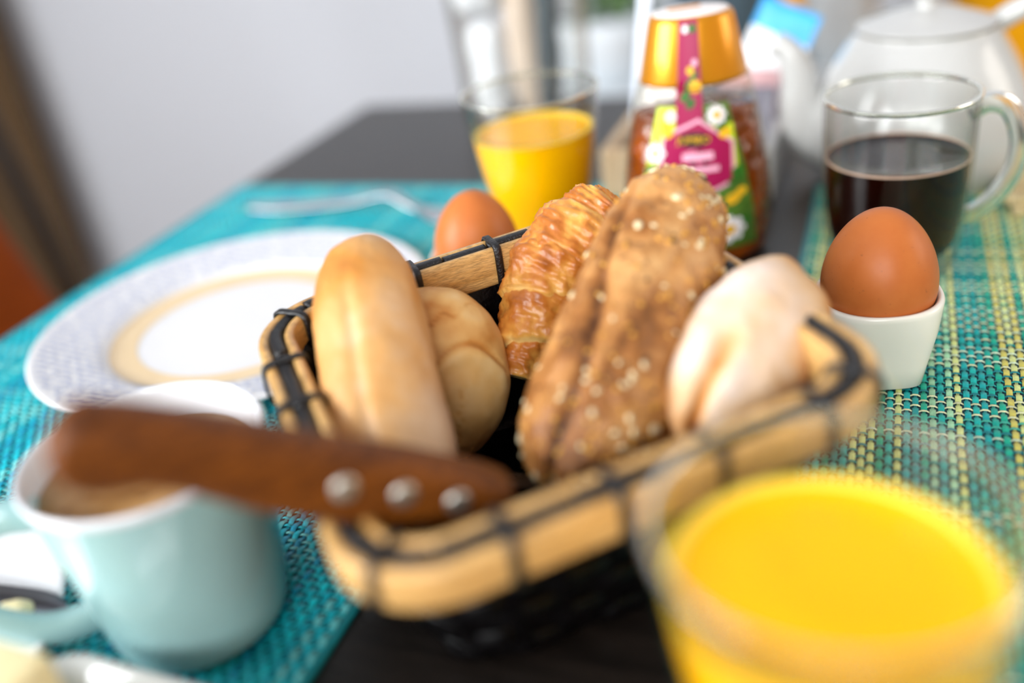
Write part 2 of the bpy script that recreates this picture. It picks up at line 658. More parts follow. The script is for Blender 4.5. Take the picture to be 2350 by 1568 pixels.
mesh('window_frame', *join(box((XL, y0 + 0.03, (z0 + z1) / 2), (0.07, 0.06, z1 - z0), 0.004), box((XL, y1 - 0.03, (z0 + z1) / 2), (0.07, 0.06, z1 - z0), 0.004),
                           box((XL, -1.25, z0 + 0.03), (0.07, 1.83, 0.06), 0.004), box((XL, -1.25, z1 - 0.03), (0.07, 1.83, 0.06), 0.004),
                           box((XL, -1.25, (z0 + z1) / 2), (0.05, 0.05, z1 - z0 - 0.12), 0.004)), M['frame_white'], win, smooth=False)
for yc in (-1.735, -0.765):
    mesh('pane', *box((XL, yc, (z0 + z1) / 2), (0.006, 0.90, z1 - z0 - 0.12)), M['glass'], win, smooth=False)

# added door frame behind the camera for the fill lamp, and the right-hand window
dr = bpy.data.objects.new('added_door_1', None)
COL.objects.link(dr)
dr.location = (0.2, -2.68, 0.0)
dr['kind'] = 'structure'
ROOT_LOC['added_door_1'] = np.array((0.2, -2.68, H0))
mesh('added_door_frame', *join(*[box((x, -2.68, H0 + 1.15), (0.07, 0.04, 2.3), 0.004) for x in (-0.95, 0.2, 1.35)], *[box((0.2, -2.68, z), (2.37, 0.04, 0.07), 0.004) for z in (H0 + 0.04, H0 + 2.27)]), M['frame_white'], dr, smooth=False)
for x in (-0.375, 0.775):
    mesh('pane', *box((x, -2.685, H0 + 1.15), (1.08, 0.006, 2.16)), M['glass'], dr, smooth=False)
w2 = bpy.data.objects.new('window_2', None)
COL.objects.link(w2)
w2.location = (2.68, 1.0, T)
w2['kind'] = 'structure'
ROOT_LOC['window_2'] = np.array((2.68, 1.0, 0.0))
mesh('window_frame', *join(*[box((2.68, y, 0.95), (0.04, 0.06, 1.3), 0.004) for y in (0.35, 1.0, 1.65)], *[box((2.68, 1.0, z), (0.04, 1.36, 0.06), 0.004) for z in (0.30, 1.60)]), M['frame_white'], w2, smooth=False)
for y in (0.675, 1.325):
    mesh('pane', *box((2.685, y, 0.95), (0.006, 0.59, 1.24)), M['glass'], w2, smooth=False)

# taupe curtain hanging in the corner, its left part pulled back behind a dark gap
cur = thing('curtain', 'dark taupe curtain hanging in the corner beside the white wall', 'curtain', (-1.98, 1.62, H0))
nz_ = 40
xs = np.linspace(-2.12, -1.80, 60)
zs = np.linspace(H0 + 0.01, H0 + 2.45, 24)
Vc = [(x, 1.62 + 0.016 * math.sin((x + 2.12) * 75) + 0.004 * math.sin(z * 5 + x * 20), z) for z in zs for x in xs]
Vb = [(x, y + 0.008, z) for x, y, z in Vc]
nx = len(xs)
Fc = grid_faces(nx, len(zs), False)
Fb = [tuple(i + len(Vc) for i in f)[::-1] for f in Fc]
rim_ = []
for j in range(len(zs) - 1):
    for col_ in (0, nx - 1):
        a, b = j * nx + col_, (j + 1) * nx + col_
        rim_.append((a, b, b + len(Vc), a + len(Vc)))
mesh('cloth', np.array(Vc + Vb), Fc + Fb + rim_, M['taupe'], cur)
mesh('hem', *box((-1.96, 1.605, H0 + 0.03), (0.32, 0.012, 0.05), 0.003), M['taupe'], cur)
mesh('heading_tape', *box((-1.96, 1.625, H0 + 2.46), (0.33, 0.03, 0.05), 0.006), M['taupe'], cur)

# ---------------------------------------------------------------- furniture
tab = thing('dining_table', 'dark stained wooden dining table under the turquoise place mats', 'table', (-0.095, 0.2, H0))
TX0, TX1, TY0, TY1 = -0.455, 0.268, -0.45, 0.778
mesh('tabletop', *box(((TX0 + TX1) / 2, (TY0 + TY1) / 2, -0.0125), (TX1 - TX0, TY1 - TY0, 0.025), 0.0015, seg=2), M['table'], tab, smooth=False)
for sx in (TX0 + 0.06, TX1 - 0.06):
    for sy in (TY0 + 0.06, TY1 - 0.06):
        mesh('leg', *box((sx, sy, (H0 - 0.025) / 2), (0.06, 0.06, T - 0.025), 0.004), M['table'], tab, smooth=False)
for sx in (TX0 + 0.06, TX1 - 0.06):
    mesh('apron', *box((sx, (TY0 + TY1) / 2, -0.06), (0.02, TY1 - TY0 - 0.2, 0.07), 0.002), M['table'], tab, smooth=False)

# cognac leather chair left of the table
ch = thing('leather_chair', 'cognac brown leather dining chair at the side of the table', 'chair', (-0.75, 0.38, H0))


def chair_back(x0, x1, zb, zt, ya, yb, th):
    rings = []
    for t in np.linspace(0, 1, 10):
        z = zb + (zt - zb) * t
        x = x0 + (x1 - x0) * t - 0.015 * math.sin(t * math.pi)
        hw = (yb - ya) / 2 * (1 - 0.08 * t ** 3)
        yc = (ya + yb) / 2
        a = np.linspace(0, 2 * np.pi, 28, endpoint=False)
        ex = 5
        cx = np.sign(np.cos(a)) * np.abs(np.cos(a)) ** (2 / ex)
        cy = np.sign(np.sin(a)) * np.abs(np.sin(a)) ** (2 / ex)
        sc = 1 - 0.5 * max(0, (t - 0.93) / 0.07) ** 2
        rings.append(np.stack([x + th / 2 * cx * sc, yc + hw * cy * (1 - 0.02 * (1 - sc)), np.full(28, z)], 1))
    return loft(rings)


mesh('backrest', *chair_back(-0.665, -0.80, H0 + 0.42, H0 + 0.80, 0.14, 0.615, 0.05), M['cognac'], ch)
mesh('seat', *box((-0.50, 0.38, H0 + 0.43), (0.42, 0.46, 0.08), 0.03, seg=4), M['cognac'], ch)
for sy in (0.18, 0.58):
    mesh('leg', *sweep([(-0.33, sy, H0 + 0.40), (-0.31, sy, H0)], 0.014, n=12), M['black_metal'], ch)
    mesh('leg', *sweep([(-0.66, sy, H0 + 0.42), (-0.70, sy, H0)], 0.014, n=12), M['black_metal'], ch)

# black slanted stand leaning against the curtain corner, seen as a dark line behind the chair
lp = thing('black_floor_pole', 'slim black slanted pole standing between taupe curtain and brown chair', 'pole', (-1.02, 0.93, H0))
mesh('pole', *sweep([(-1.02, 0.93, H0 + 0.02), (-1.16, 0.94, H0 + 0.9), (-1.22, 0.945, H0 + 1.25)], 0.013, n=14), M['black_metal'], lp)
mesh('base', *lathe((-1.02, 0.93, H0), smooth_prof([(0.10, 0.0), (0.10, 0.008), (0.03, 0.02), (0.012, 0.04)], 4), 32), M['black_metal'], lp)

# ochre armchair beyond the table
oc = thing('ochre_armchair', 'ochre yellow fabric armchair standing beyond the far right table end', 'chair', (0.38, 1.2, H0))
mesh('backrest', *box((0.385, 1.40, H0 + 0.66), (0.64, 0.14, 0.56), 0.06, seg=5), M['ochre'], oc)
mesh('seat', *box((0.385, 1.10, H0 + 0.34), (0.54, 0.50, 0.16), 0.05, seg=4), M['ochre'], oc)
for sx in (0.095, 0.675):
    mesh('armrest', *box((sx, 1.11, H0 + 0.44), (0.09, 0.48, 0.24), 0.04, seg=4), M['ochre'], oc)
    for sy in (0.92, 1.38):
        mesh('leg', *sweep([(sx, sy, H0 + 0.34), (sx * 1.02, sy, H0)], (0.016, 0.011), n=12), M['table'], oc)

# white sideboard behind the table that carries the planters
sb = thing('sideboard', 'low white sideboard behind the table carrying the potted plants', 'sideboard', (-0.22, 1.3, H0))
mesh('body', *box((-0.22, 1.28, H0 + 0.33), (0.48, 0.36, 0.60), 0.004), M['console'], sb, smooth=False)
mesh('top', *box((-0.22, 1.28, H0 + 0.645), (0.50, 0.39, 0.03), 0.004), M['console'], sb, smooth=False)
for sx in (-0.335, -0.105):
    d_ = mesh('door', *box((sx, 1.095, H0 + 0.33), (0.22, 0.016, 0.56), 0.003), M['console'], sb, smooth=False)
    mesh('knob', *lathe((sx + (0.08 if sx < -0.2 else -0.08), 1.083, H0 + 0.40), [(0.004, -0.008), (0.010, -0.004), (0.010, 0.004), (0.004, 0.008)], 16), M['steel'], d_)
SBZ = H0 + 0.66


def leaf_vf(base, direction, length, width, droop):
    d = np.array(direction, float)
    d /= np.linalg.norm(d)
    sd = np.cross(d, (0, 0, 1.0))
    sd /= np.linalg.norm(sd) + 1e-9
    nn = np.cross(sd, d)
    top, F = [], []
    m_ = 9
    for i in range(m_):
        t = i / (m_ - 1)
        w = width * math.sin(math.pi * min(1, t * 0.96 + 0.04)) ** 0.8 * 0.5 + 0.0004
        c = np.array(base) + d * length * t - np.array((0, 0, 1)) * droop * t * t
        for k, u in ((-1, -0.1), (-0.5, 0.02), (0, 0.0), (0.5, 0.02), (1, -0.1)):
            top.append(c + sd * w * k + nn * w * abs(k) * 0.25)
    bot = [p - nn * 0.0012 for p in top]
    F = grid_faces(5, m_, False)
    n0 = len(top)
    F += [tuple(i + n0 for i in f)[::-1] for f in grid_faces(5, m_, False)]
    for j in range(m_ - 1):
        for c_ in (0, 4):
            a, b = j * 5 + c_, (j + 1) * 5 + c_
            F.append((a, b, b + n0, a + n0))
    return np.array(top + bot), F


def potted(name, label, loc, prof, mat, leaves, seed, lsize, spread, zl):
    r = thing(name, label, 'plant', loc)
    mesh('pot', *lathe(loc, prof, 48), mat, r)
    rt, zt = prof[-1][0], max(p[1] for p in prof)
    mesh('soil', *lathe(loc, [(0.001, zt - 0.02), (rt * 0.93, zt - 0.02), (rt * 0.93, zt - 0.03), (0.001, zt - 0.03)], 32), M['soil'], r)
    rn = random.Random(seed)
    st = (loc[0], loc[1], loc[2] + zt - 0.02)
    mesh('stem', *sweep(curve3([st, (st[0] + 0.004, st[1], st[2] + 0.5 * zl), (st[0], st[1] + 0.004, st[2] + zl)]), 0.004, n=8), M['stem'], r)
    for k in range(leaves):
        a = k * 2.4 + rn.random()
        el = rn.uniform(0.1, 0.9)
        b_ = (st[0], st[1], st[2] + zl * rn.uniform(0.3, 1.0))
        v, f = leaf_vf(b_, (math.cos(a), math.sin(a), el), lsize * rn.uniform(0.7, 1.1), lsize * 0.55, spread)
        mesh('leaf', v, f, M['leaf'], r)
    return r


potted('potted_plant', 'leafy green plant in a pale grey round planter behind the honey bottle', (-0.335, 1.20, SBZ),
       [(0.055, 0.0), (0.066, 0.01), (0.074, 0.055), (0.076, 0.080), (0.070, 0.080), (0.067, 0.06)], M['pale_planter'], 18, 3, 0.075, 0.035, 0.045)
potted('potted_plant', 'green plant in a dark slate blue planter beside the honey cap', (-0.182, 1.17, SBZ),
       [(0.05, 0.0), (0.058, 0.01), (0.066, 0.12), (0.068, 0.15), (0.062, 0.15), (0.060, 0.12)], M['slate'], 14, 5, 0.060, 0.02, 0.06)
vs = thing('grey_vase', 'round pale grey vase with leafy stems behind the teapot spout', 'vase', (-0.070, 1.215, SBZ))
mesh('vase_body', *lathe((-0.070, 1.215, SBZ), smooth_prof([(0.030, 0.0), (0.043, 0.03), (0.050, 0.08), (0.044, 0.13), (0.03, 0.16), (0.034, 0.172), (0.029, 0.170), (0.02, 0.15)], 6), 40), M['grey_vase'], vs)
mesh('stem', *sweep(curve3([(-0.070, 1.215, SBZ + 0.1), (-0.066, 1.215, SBZ + 0.18), (-0.03, 1.205, SBZ + 0.24)]), 0.003, n=8), M['stem'], vs)
for k in range(12):
    a = k * 2.4
    v, f = leaf_vf((-0.062, 1.21, SBZ + 0.15 + 0.008 * k), (math.cos(a), math.sin(a), 0.35), 0.10, 0.055, 0.035)
    mesh('leaf', v, f, M['leaf'], vs)
for k in range(5):
    v, f = leaf_vf((-0.045, 1.200, SBZ + 0.105 + 0.006 * k), (1.0, -0.25 + 0.12 * k, 0.12 - 0.05 * k), 0.085, 0.045, 0.02)
    mesh('leaf', v, f, M['leaf'], vs)
# thin ochre post of the chair behind between slate planter and vase
ps = thing('candlestick', 'slim ochre wooden candle stick between the slate planter and grey vase', 'candlestick', (-0.1075, 1.112, SBZ))
mesh('foot', *lathe((-0.1075, 1.112, SBZ), [(0.018, 0), (0.018, 0.006), (0.010, 0.014), (0.009, 0.02)], 24), M['ochre'], ps)
mesh('shaft', *lathe((-0.1075, 1.112, SBZ + 0.02), smooth_prof([(0.009, 0), (0.012, 0.05), (0.010, 0.12), (0.014, 0.2)], 4), 24), M['ochre'], ps)


# ---------------------------------------------------------------- woven place mats
def matcol():
    t = NT('woven_vinyl')
    b = t.pbsdf(0.34, 0, 0.5)
    at = t.n('ShaderNodeAttribute', attribute_name='strand')
    nz = t.noise(900, 2, 0.5)
    r = t.ramp(nz.outputs[0], [(0.3, (0.9, 0.9, 0.9)), (0.7, (1, 1, 1))])
    t.l(t.mixc(1.0, at.outputs['Color'], r.outputs[0], 'MULTIPLY'), b.inputs['Base Color'])
    return t.m


M['weave'] = matcol()
M['mat_back'] = plain('mat_backing', '0a3a48', 0.6, vary=0.1)


def ribbons(x0, x1, y0, y1, px, py, wx, wy, pal_x, pal_y, rng, S=4):
    """plain weave of flat vinyl strands: real over-under geometry in one mesh"""
    nx, ny = int((x1 - x0) / px), int((y1 - y0) / py)
    zc, am = 0.00105, 0.00042
    Vs, Cs, Fs, off = [], [], [], 0
    for dirn in (0, 1):
        nr, nc, pr, pc, w, pal = (nx, ny, px, py, wx, pal_x) if dirn == 0 else (ny, nx, py, px, wy, pal_y)
        L = nc * S + 1
        s = np.arange(L) / S                                       # in cells
        run = 1
        cidx = np.zeros(nr, int)
        i = 0
        while i < nr:
            k = 1 if dirn == 0 else rng.integers(1, 3)
            cidx[i:i + k] = rng.integers(0, len(pal))
            i += k
        for r_ in range(nr):
            ph = np.cos(np.pi * (s - 0.5 + r_ + dirn))
            z = zc + am * np.clip(1.5 * ph, -1, 1)
            along = s * pc
            cen = (r_ + 0.5) * pr
            offs = np.array([-w / 2, 0, w / 2])
            zz = z[:, None] + np.array([-0.00025, 0.00012, -0.00025])[None, :]
            aa = np.repeat(along[:, None], 3, 1)
            cc = np.repeat((cen + offs)[None, :], L, 0)
            P = np.stack([x0 + cc, y0 + aa, zz], 2) if dirn == 0 else np.stack([x0 + aa, y0 + cc, zz], 2)
            Vs.append(P.reshape(-1, 3))
            c = np.array(pal[cidx[r_]]) * rng.uniform(0.85, 1.12)
            Cs.append(np.repeat(c[None, :], L * 3, 0))
            j = np.arange(L - 1)
            for k in (0, 1):
                a = off + j * 3 + k
                q = np.stack([a, a + 1, a + 4, a + 3], 1) if dirn == 1 else np.stack([a, a + 1, a + 4, a + 3], 1)
                if dirn == 1:
                    q = q[:, ::-1]
                Fs.append(q)
            off += L * 3
    return np.concatenate(Vs), np.concatenate(Fs), np.clip(np.concatenate(Cs), 0, 1)


def place_mat(label, x0, x1, y0, y1, seed, pal_x, pal_y):
    rng = np.random.default_rng(seed)
    base = np.array((((x0 + x1) / 2), (y0 + y1) / 2, 0.0))
    r = thing('place_mat', label, 'place mat', base)
    mesh('backing', *box((base[0], base[1], 0.0003), (x1 - x0 - 0.001, y1 - y0 - 0.001, 0.0005)), M['mat_back'], r, smooth=False)
    V, F, Cc = ribbons(x0, x1, y0, y1, 0.0030, 0.0036, 0.0022, 0.0012, pal_x, pal_y, rng)
    me = bpy.data.meshes.new('woven_strands')
    me.vertices.add(len(V))
    me.vertices.foreach_set('co', (V - base).astype(np.float32).ravel())
    me.loops.add(len(F) * 4)
    me.loops.foreach_set('vertex_index', F.astype(np.int32).ravel())
    me.polygons.add(len(F))
    me.polygons.foreach_set('loop_start', np.arange(0, len(F) * 4, 4, dtype=np.int32))
    me.polygons.foreach_set('loop_total', np.full(len(F), 4, np.int32))
    me.polygons.foreach_set('use_smooth', np.ones(len(F), bool))
    me.update(calc_edges=True)
    at = me.attributes.new('strand', 'FLOAT_COLOR', 'POINT')
    at.data.foreach_set('color', np.concatenate([Cc, np.ones((len(Cc), 1))], 1).astype(np.float32).ravel())
    me.materials.append(M['weave'])
    o = bpy.data.objects.new('woven_strands', me)
    COL.objects.link(o)
    o.parent = r
    o['kind'] = 'stuff'
    # four stitched borders
    for nm, c_, s_ in (('border', ((x0 + x1) / 2, y0, 0.0008), (x1 - x0, 0.003, 0.0016)), ('border', ((x0 + x1) / 2, y1, 0.0008), (x1 - x0, 0.003, 0.0016)),
                       ('border', (x0, (y0 + y1) / 2, 0.0008), (0.003, y1 - y0, 0.0016)), ('border', (x1, (y0 + y1) / 2, 0.0008), (0.003, y1 - y0, 0.0016))):
        mesh(nm, *box(c_, s_, 0.0006, seg=2), M['mat_border'], r, smooth=False)
    return r


M['mat_border'] = plain('mat_border_vinyl', '0d7f86', 0.4, vary=0.1, scale=300)
tealx = [lin(c) for c in ('0cb0b0', '0fae9c', 'ddd46a', 'a8e0b4', '0c8cac', '14c0b8', '12b898', 'e0ec98')]
tealy = [lin(c) for c in ('12aca4', 'd8eed0', '0c8c94', '48c4ac', 'e8eec0', '0fa098')]
place_mat('turquoise woven place mat under the white dinner plate and blue mug', -0.451, -0.1525, 0.115, 0.566, 3,
          [lin(c) for c in ('04bccf', '06c4d4', '10ced8', '78dede', '06a8ca', '14cada')], [lin(c) for c in ('04c8d8', '8ae6e2', '06b4c8', '28d4dc')])
place_mat('green and yellow flecked teal place mat under the coffee glass', -0.038, 0.262, 0.115, 0.566, 9, tealx, tealy)
MZ = 0.0016                                                      # top of the mats

# ---------------------------------------------------------------- bread basket
BC = np.array((-0.102, 0.247))
BA = math.radians(42.16)
ZR = 0.072


def buv(u, v, z):
    return np.array((BC[0] + u * math.cos(BA) - v * math.sin(BA), BC[1] + u * math.sin(BA) + v * math.cos(BA), z))


bk = thing('bread_basket', 'square black woven bread basket with pale bamboo double rim', 'basket', (BC[0], BC[1], 0.0))


def bandloop(a, b, rc, zc, half_t, half_h, ex=4.0, n=16):
    P = rrect(BC, a, b, rc, BA, zc, 0.004)
    return sweep(P, half_t, half_h, n=n, closed=True, ex=ex)


# body wall: tapered shell
def body_ring(off, z):
    t = z / 0.062
    a = 0.052 + 0.0195 * t ** 0.8 + off
    rc = 0.020 + 0.008 * t
    P = rrect(BC, a, a, rc, BA, z, 0.001)
    k = np.linspace(0, len(P), 160, endpoint=False).astype(int)
    P = P[k]
    du = (P[:, 0] - BC[0]) * math.cos(BA) + (P[:, 1] - BC[1]) * math.sin(BA)
    P[:, 2] += 0.044 * du * max(0, z - 0.01) / 0.056
    return P


zsb = np.linspace(0.004, 0.066, 12)
rings = [body_ring(0.0, z) for z in zsb] + [body_ring(-0.0015, z) for z in zsb[::-1]]
mesh('liner', *loft(rings), M['weave_black'], bk)
mesh('bottom', *loft([body_ring(-0.001, 0.0025), body_ring(-0.0005, 0.005)]), M['weave_black'], bk)
for k, z in enumerate(np.linspace(0.008, 0.054, 6)):              # horizontal weavers, in and out
    P = body_ring(0.0014, z)
    ph = np.arange(160) * 2 * np.pi / 10 + (k % 2) * np.pi
    Q = body_ring(0.0014, z) + 0
    ctr = np.array((BC[0], BC[1], 0))
    rad = (Q - ctr)
    rad[:, 2] = 0
    rad /= np.linalg.norm(rad, axis=1)[:, None]
    Q = Q + rad * (0.0012 * np.sign(np.sin(ph)) * np.minimum(1, 2 * np.abs(np.sin(ph))))[:, None]
    mesh('weaver', *sweep(Q, 0.0007, 0.0036, n=8, closed=True, ex=4), M['weave_black'], bk)
for i in range(0, 160, 5):                                       # upright stakes
    pts = []
    for z in np.linspace(0.004, 0.064, 9):
        q = body_ring(0.0014, z)[i]
        pts.append(q)
    pts = np.array(pts)
    rd = np.array((pts[0][0] - BC[0], pts[0][1] - BC[1], 0))
    mesh('stake', *sweep(pts, 0.0042, 0.0006, n=8, up=rd, ex=4), M['weave_black'], bk)

RIMC, RIMA = np.array((-0.1012, 0.2438)), 0.7247


def rim_loop(da, z, step):
    """rim outline shrunk by da, with the slight tilt of the rim"""
    a, b, rc = 0.0797 - da, 0.0823 - da, max(0.012, 0.0290 - da)
    P = rrect((0, 0), a, b, rc, 0.0, 0.0, step)
    zz = z + 0.0442 * P[:, 0] + 0.0215 * P[:, 1]
    ca, sa = math.cos(RIMA), math.sin(RIMA)
    return np.stack([RIMC[0] + P[:, 0] * ca - P[:, 1] * sa, RIMC[1] + P[:, 0] * sa + P[:, 1] * ca, zz], 1)


mesh('outer_rim_band', *sweep(rim_loop(0.0022, 0.0662, 0.0035), 0.0022, 0.0060, n=20, closed=True, ex=4.0), M['bamboo'], bk)
mesh('inner_rim_band', *sweep(rim_loop(0.0112, 0.0655, 0.0035), 0.0021, 0.0075, n=20, closed=True, ex=4.0), M['bamboo'], bk)
mesh('rim_filler', *sweep(rim_loop(0.0066, 0.0630, 0.0035), 0.0021, 0.0070, n=16, closed=True, ex=4.0), M['weave_black'], bk)
# black cord pieces lying in the groove
Pg = rim_loop(0.0066, 0.0, 0.001)
ng = len(Pg)
step = 18
for i in range(0, ng - 4, step):
    Q = Pg[[(i + k) % ng for k in range(step)]].copy()
    Q[:, 2] += 0.0712 + 0.0007 * ((i // step) % 2)
    mesh('rim_cord', *sweep(Q, 0.0022, 0.0017, n=12, ex=3), M['cord'], bk)
# ties: a flat black strip over the top and down both faces
Po = rim_loop(0.0, 0.0, 0.0005)


def tie_sweep(pos):
    # the strip lies flat on the rim: wide along the rim, thin across it
    i = int(round(pos / 0.5912 * len(Po))) % len(Po)
    p = Po[i]
    tn = Po[(i + 4) % len(Po)] - Po[i - 4]
    tn /= np.linalg.norm(tn)
    out = np.array((tn[1], -tn[0], 0))
    prof = curve3([(0.0008, 0, 0.0600), (0.0010, 0, 0.0655), (0.0006, 0, 0.0712), (-0.0014, 0, 0.0733), (-0.0066, 0, 0.0737), (-0.0118, 0, 0.0738), (-0.0140, 0, 0.0718),
                   (-0.0143, 0, 0.0650), (-0.0138, 0, 0.0578), (-0.0100, 0, 0.0566), (-0.004, 0, 0.0575), (0.0008, 0, 0.0600)], 4)[:-1]
    rings = []
    n_ = len(prof)
    for k in range(n_):
        d, _, z = prof[k]
        dd = prof[(k + 1) % n_] - prof[k - 1]
        nn = np.array((dd[2], -dd[0])) / (math.hypot(dd[0], dd[2]) + 1e-9)
        c = p + out * d + np.array((0, 0, z))
        nv = out * nn[0] * -1 + np.array((0, 0, -nn[1]))
        rings.append(np.array([c + tn * x + nv * y for x, y in ((-0.0016, 0.0003), (-0.0010, -0.0006), (0.0010, -0.0006), (0.0016, 0.0003), (0.0010, 0.0006), (-0.0010, 0.0006))]))
    return loft(rings, close_v=True)


for pos in (0.5447, 0.5132, 0.4852, 0.4567, 0.4217, 0.395, 0.368, 0.338, 0.3106, 0.2706, 0.244, 0.2176, 0.1861, 0.1566, 0.127, 0.099, 0.071, 0.0435, 0.020, 0.5655):
    V_, F_ = tie_sweep(pos)
    mesh('tie', V_, F_, M['cord'], bk)

# ---------------------------------------------------------------- the breads
M['pale_bread'] = breadmat('pale_crust', [(0.10, 'dcc0a0'), (0.38, 'd2a064'), (0.62, 'c8883f'), (0.9, 'a0602a')], 38, 0.5, 0.35, bump=0.25, bscale=180, stretch=(1, 1, 0.5))
M['kaiser'] = breadmat('golden_crust', [(0.1, 'f4d8a0'), (0.4, 'eabb74'), (0.65, 'cd8b42'), (0.95, '8d5520')], 60, 0.5, 0.4, bump=0.5, bscale=220)
M['croissant'] = breadmat('croissant_crust', [(0.05, 'f0cd80'), (0.35, 'dc9f4a'), (0.62, 'bb6e28'), (0.98, '7f3a10')], 90, 0.30, 0.5, bump=0.8, bscale=160)
M['grain_bread'] = breadmat('multigrain_crust', [(0.05, 'dcb27a'), (0.4, 'c08a50'), (0.65, '955e2a'), (0.95, '47260d')], 70, 0.47, 0.45, spots=(260, 0.62, 0.70, '5b3516'), bump=0.7, bscale=240)
M['floury'] = breadmat('floury_crust', [(0.1, 'e2d2c8'), (0.36, 'dcb890'), (0.58, 'c98a4a'), (0.92, '965426')], 45, 0.7, 0.2, bump=0.3, bscale=240)


def sstep(x, a, b):
    t = np.clip((x - a) / (b - a), 0, 1)
    return t * t * (3 - 2 * t)


def d_torpedo(S, PH, P):
    off = 0.0008 * fbm(P, 40, 2) + 0.0005 * fbm(P, 120, 2)
    seam = np.exp(-((PH - 1.15) / 0.12) ** 2) * (S > -0.6) * np.clip((S + 0.6) * 3, 0, 1)
    off -= 0.0012 * seam
    cr = 0.36 + 0.16 * fbm(P, 55, 3) + 0.16 * np.exp(-((S + 0.62) / 0.22) ** 2) + 0.14 * np.cos(PH - 0.2) - 0.20 * sstep(S, 0.1, 0.8) * np.clip(-np.cos(PH - 0.2) + 0.4, 0, 1)
    cr -= 0.12 * seam
    return off, cr


V, F, cr, *_ = blob((-0.1725, 0.2712, 0.0922), (-0.1265, 0.1905, 0.0360), 0.0176, 0.0210, bend=(-0.0014, -0.0004, 0.0005), flat=1.0, up=(0.3, -0.2, 1), pw=4.5, disp=d_torpedo)
r = mesh('bread_roll', V, F, M['pale_bread'], at=(-0.135, 0.21, 0.03), crust=cr)
tag(r, 'smooth pale torpedo bread roll standing upright at the left of the basket', 'bread')


CR, CU = np.array((0.93266, 0.33641, -0.13027)), np.array((-0.0557, 0.491, 0.8694))
KC = np.array((-0.1489, 0.2665, 0.0424))
vert_k = CU - 0.16 * CR
vert_k /= np.linalg.norm(vert_k)


def d_kaiser(S, PH, P):
    D = P - KC
    x, y = D @ CR * 1000, D @ vert_k * 1000               # mm on the face turned outward
    front = sstep(-(D @ np.array((-0.356, 0.8036, -0.4767))) * 1000, 4, 9)
    off = 0.0009 * fbm(P, 42, 3)
    n1 = fbm(P, 60, 3)
    yc = 9.0 - 0.055 * (x - 10) ** 2
    groove = np.exp(-((y - yc) / 1.1) ** 2) * front * sstep(x, -6, 0)
    lip = np.exp(-((y - yc + 3.5) / 3.0) ** 2) * front * sstep(x, -6, 0)
    crack = np.exp(-((y - 19 - 0.25 * x - 1.5 * np.sin(x * 0.7)) / 0.5) ** 2) * front
    crack += np.exp(-((x - 9 - 0.10 * (y + 14) - 0.8 * np.sin(y)) / 0.45) ** 2) * front * sstep(-y, 2, 8)
    off += -0.0012 * groove + 0.0009 * lip - 0.0006 * crack
    top = sstep(y, 4, 26)
    cr = 0.42 + 0.16 * n1 + 0.22 * groove - 0.10 * lip + 0.18 * crack + 0.12 * top * (0.5 + n1)
    return off, cr


V, F, cr, *_ = blob(KC - vert_k * 0.0325, KC + vert_k * 0.0325, 0.0255, 0.0255, flat=0.74, up=(0.356, -0.8036, 0.4767), pw=2.05, disp=d_kaiser)
r = mesh('bread_roll', V, F, M['kaiser'], at=tuple(KC - np.array((0, 0, 0.03))), crust=cr)
tag(r, 'round golden bread roll with a curved crease, tucked between pale roll and croissant', 'bread')


# croissant: overlapping rolled layers, each its own piece
cs = thing('croissant', 'flaky golden brown croissant leaning on the back rim of the basket', 'croissant', (-0.125, 0.29, 0.03))
cax = curve3([(-0.1229, 0.2805, 0.034), (-0.1197, 0.2950, 0.0510), (-0.1140, 0.3110, 0.0650), (-0.1020, 0.3270, 0.0790), (-0.0960, 0.3330, 0.0830)], 10)
clen = len(cax)
ctan, csd, cup = frames(cax, (0.3, -0.7, 0.3))


def cro_layer(t0, t1, ra, rb, seed, spiral=0.25):
    n, m = 84, 34
    V, cr = [], []
    for j in range(m):
        q = j / (m - 1)
        for i in range(n):
            p = 2 * math.pi * i / n
            t = t0 + (t1 - t0) * q + spiral * (math.cos(p)) * 0.10
            f = min(max(t, 0), 1) * (clen - 1)
            k = min(int(f), clen - 2)
            c = cax[k] + (cax[k + 1] - cax[k]) * (f - k)
            rad = (ra + (rb - ra) * q)
            rad *= math.sqrt(max(0.0, 1 - (max(0, (q - 0.7) / 0.3)) ** 2 * 0.5)) * (1 - 0.28 * max(0, (0.12 - q) / 0.12))
            nn = csd[k] * math.cos(p) + cup[k] * math.sin(p)
            P = c + nn * rad
            w = noise.fractal(Vector((P[0] * 170, P[1] * 170 + seed, P[2] * 110)), 0.8, 2.1, 4)
            w2 = noise.noise(Vector((t * 60, p * 1.5 + seed, seed)))
            P = P + nn * (0.0015 * w + 0.0010 * w2)
            V.append(P)
            cr.append(0.36 + 0.26 * w + 0.25 * math.sin(q * math.pi) - 0.32 * max(0, (0.16 - q) / 0.16) - 0.36 * max(0, (q - 0.84) / 0.16))
    F = grid_faces(n, m)
    F += [tuple(range(n))[::-1], tuple(range((m - 1) * n, m * n))]
    return np.array(V), F, cr


for k, (t0, t1, ra, rb) in enumerate([(-0.02, 0.20, 0.0075, 0.0100), (0.13, 0.40, 0.0120, 0.0165), (0.30, 0.58, 0.0160, 0.0195), (0.48, 0.74, 0.0180, 0.0185), (0.64, 0.88, 0.0160, 0.0140), (0.80, 1.0, 0.0125, 0.008)]):
    V, F, cr = cro_layer(t0, t1, ra, rb, k * 3.7)
    mesh('pastry_layer', V, F, M['croissant'], cs, crust=cr)


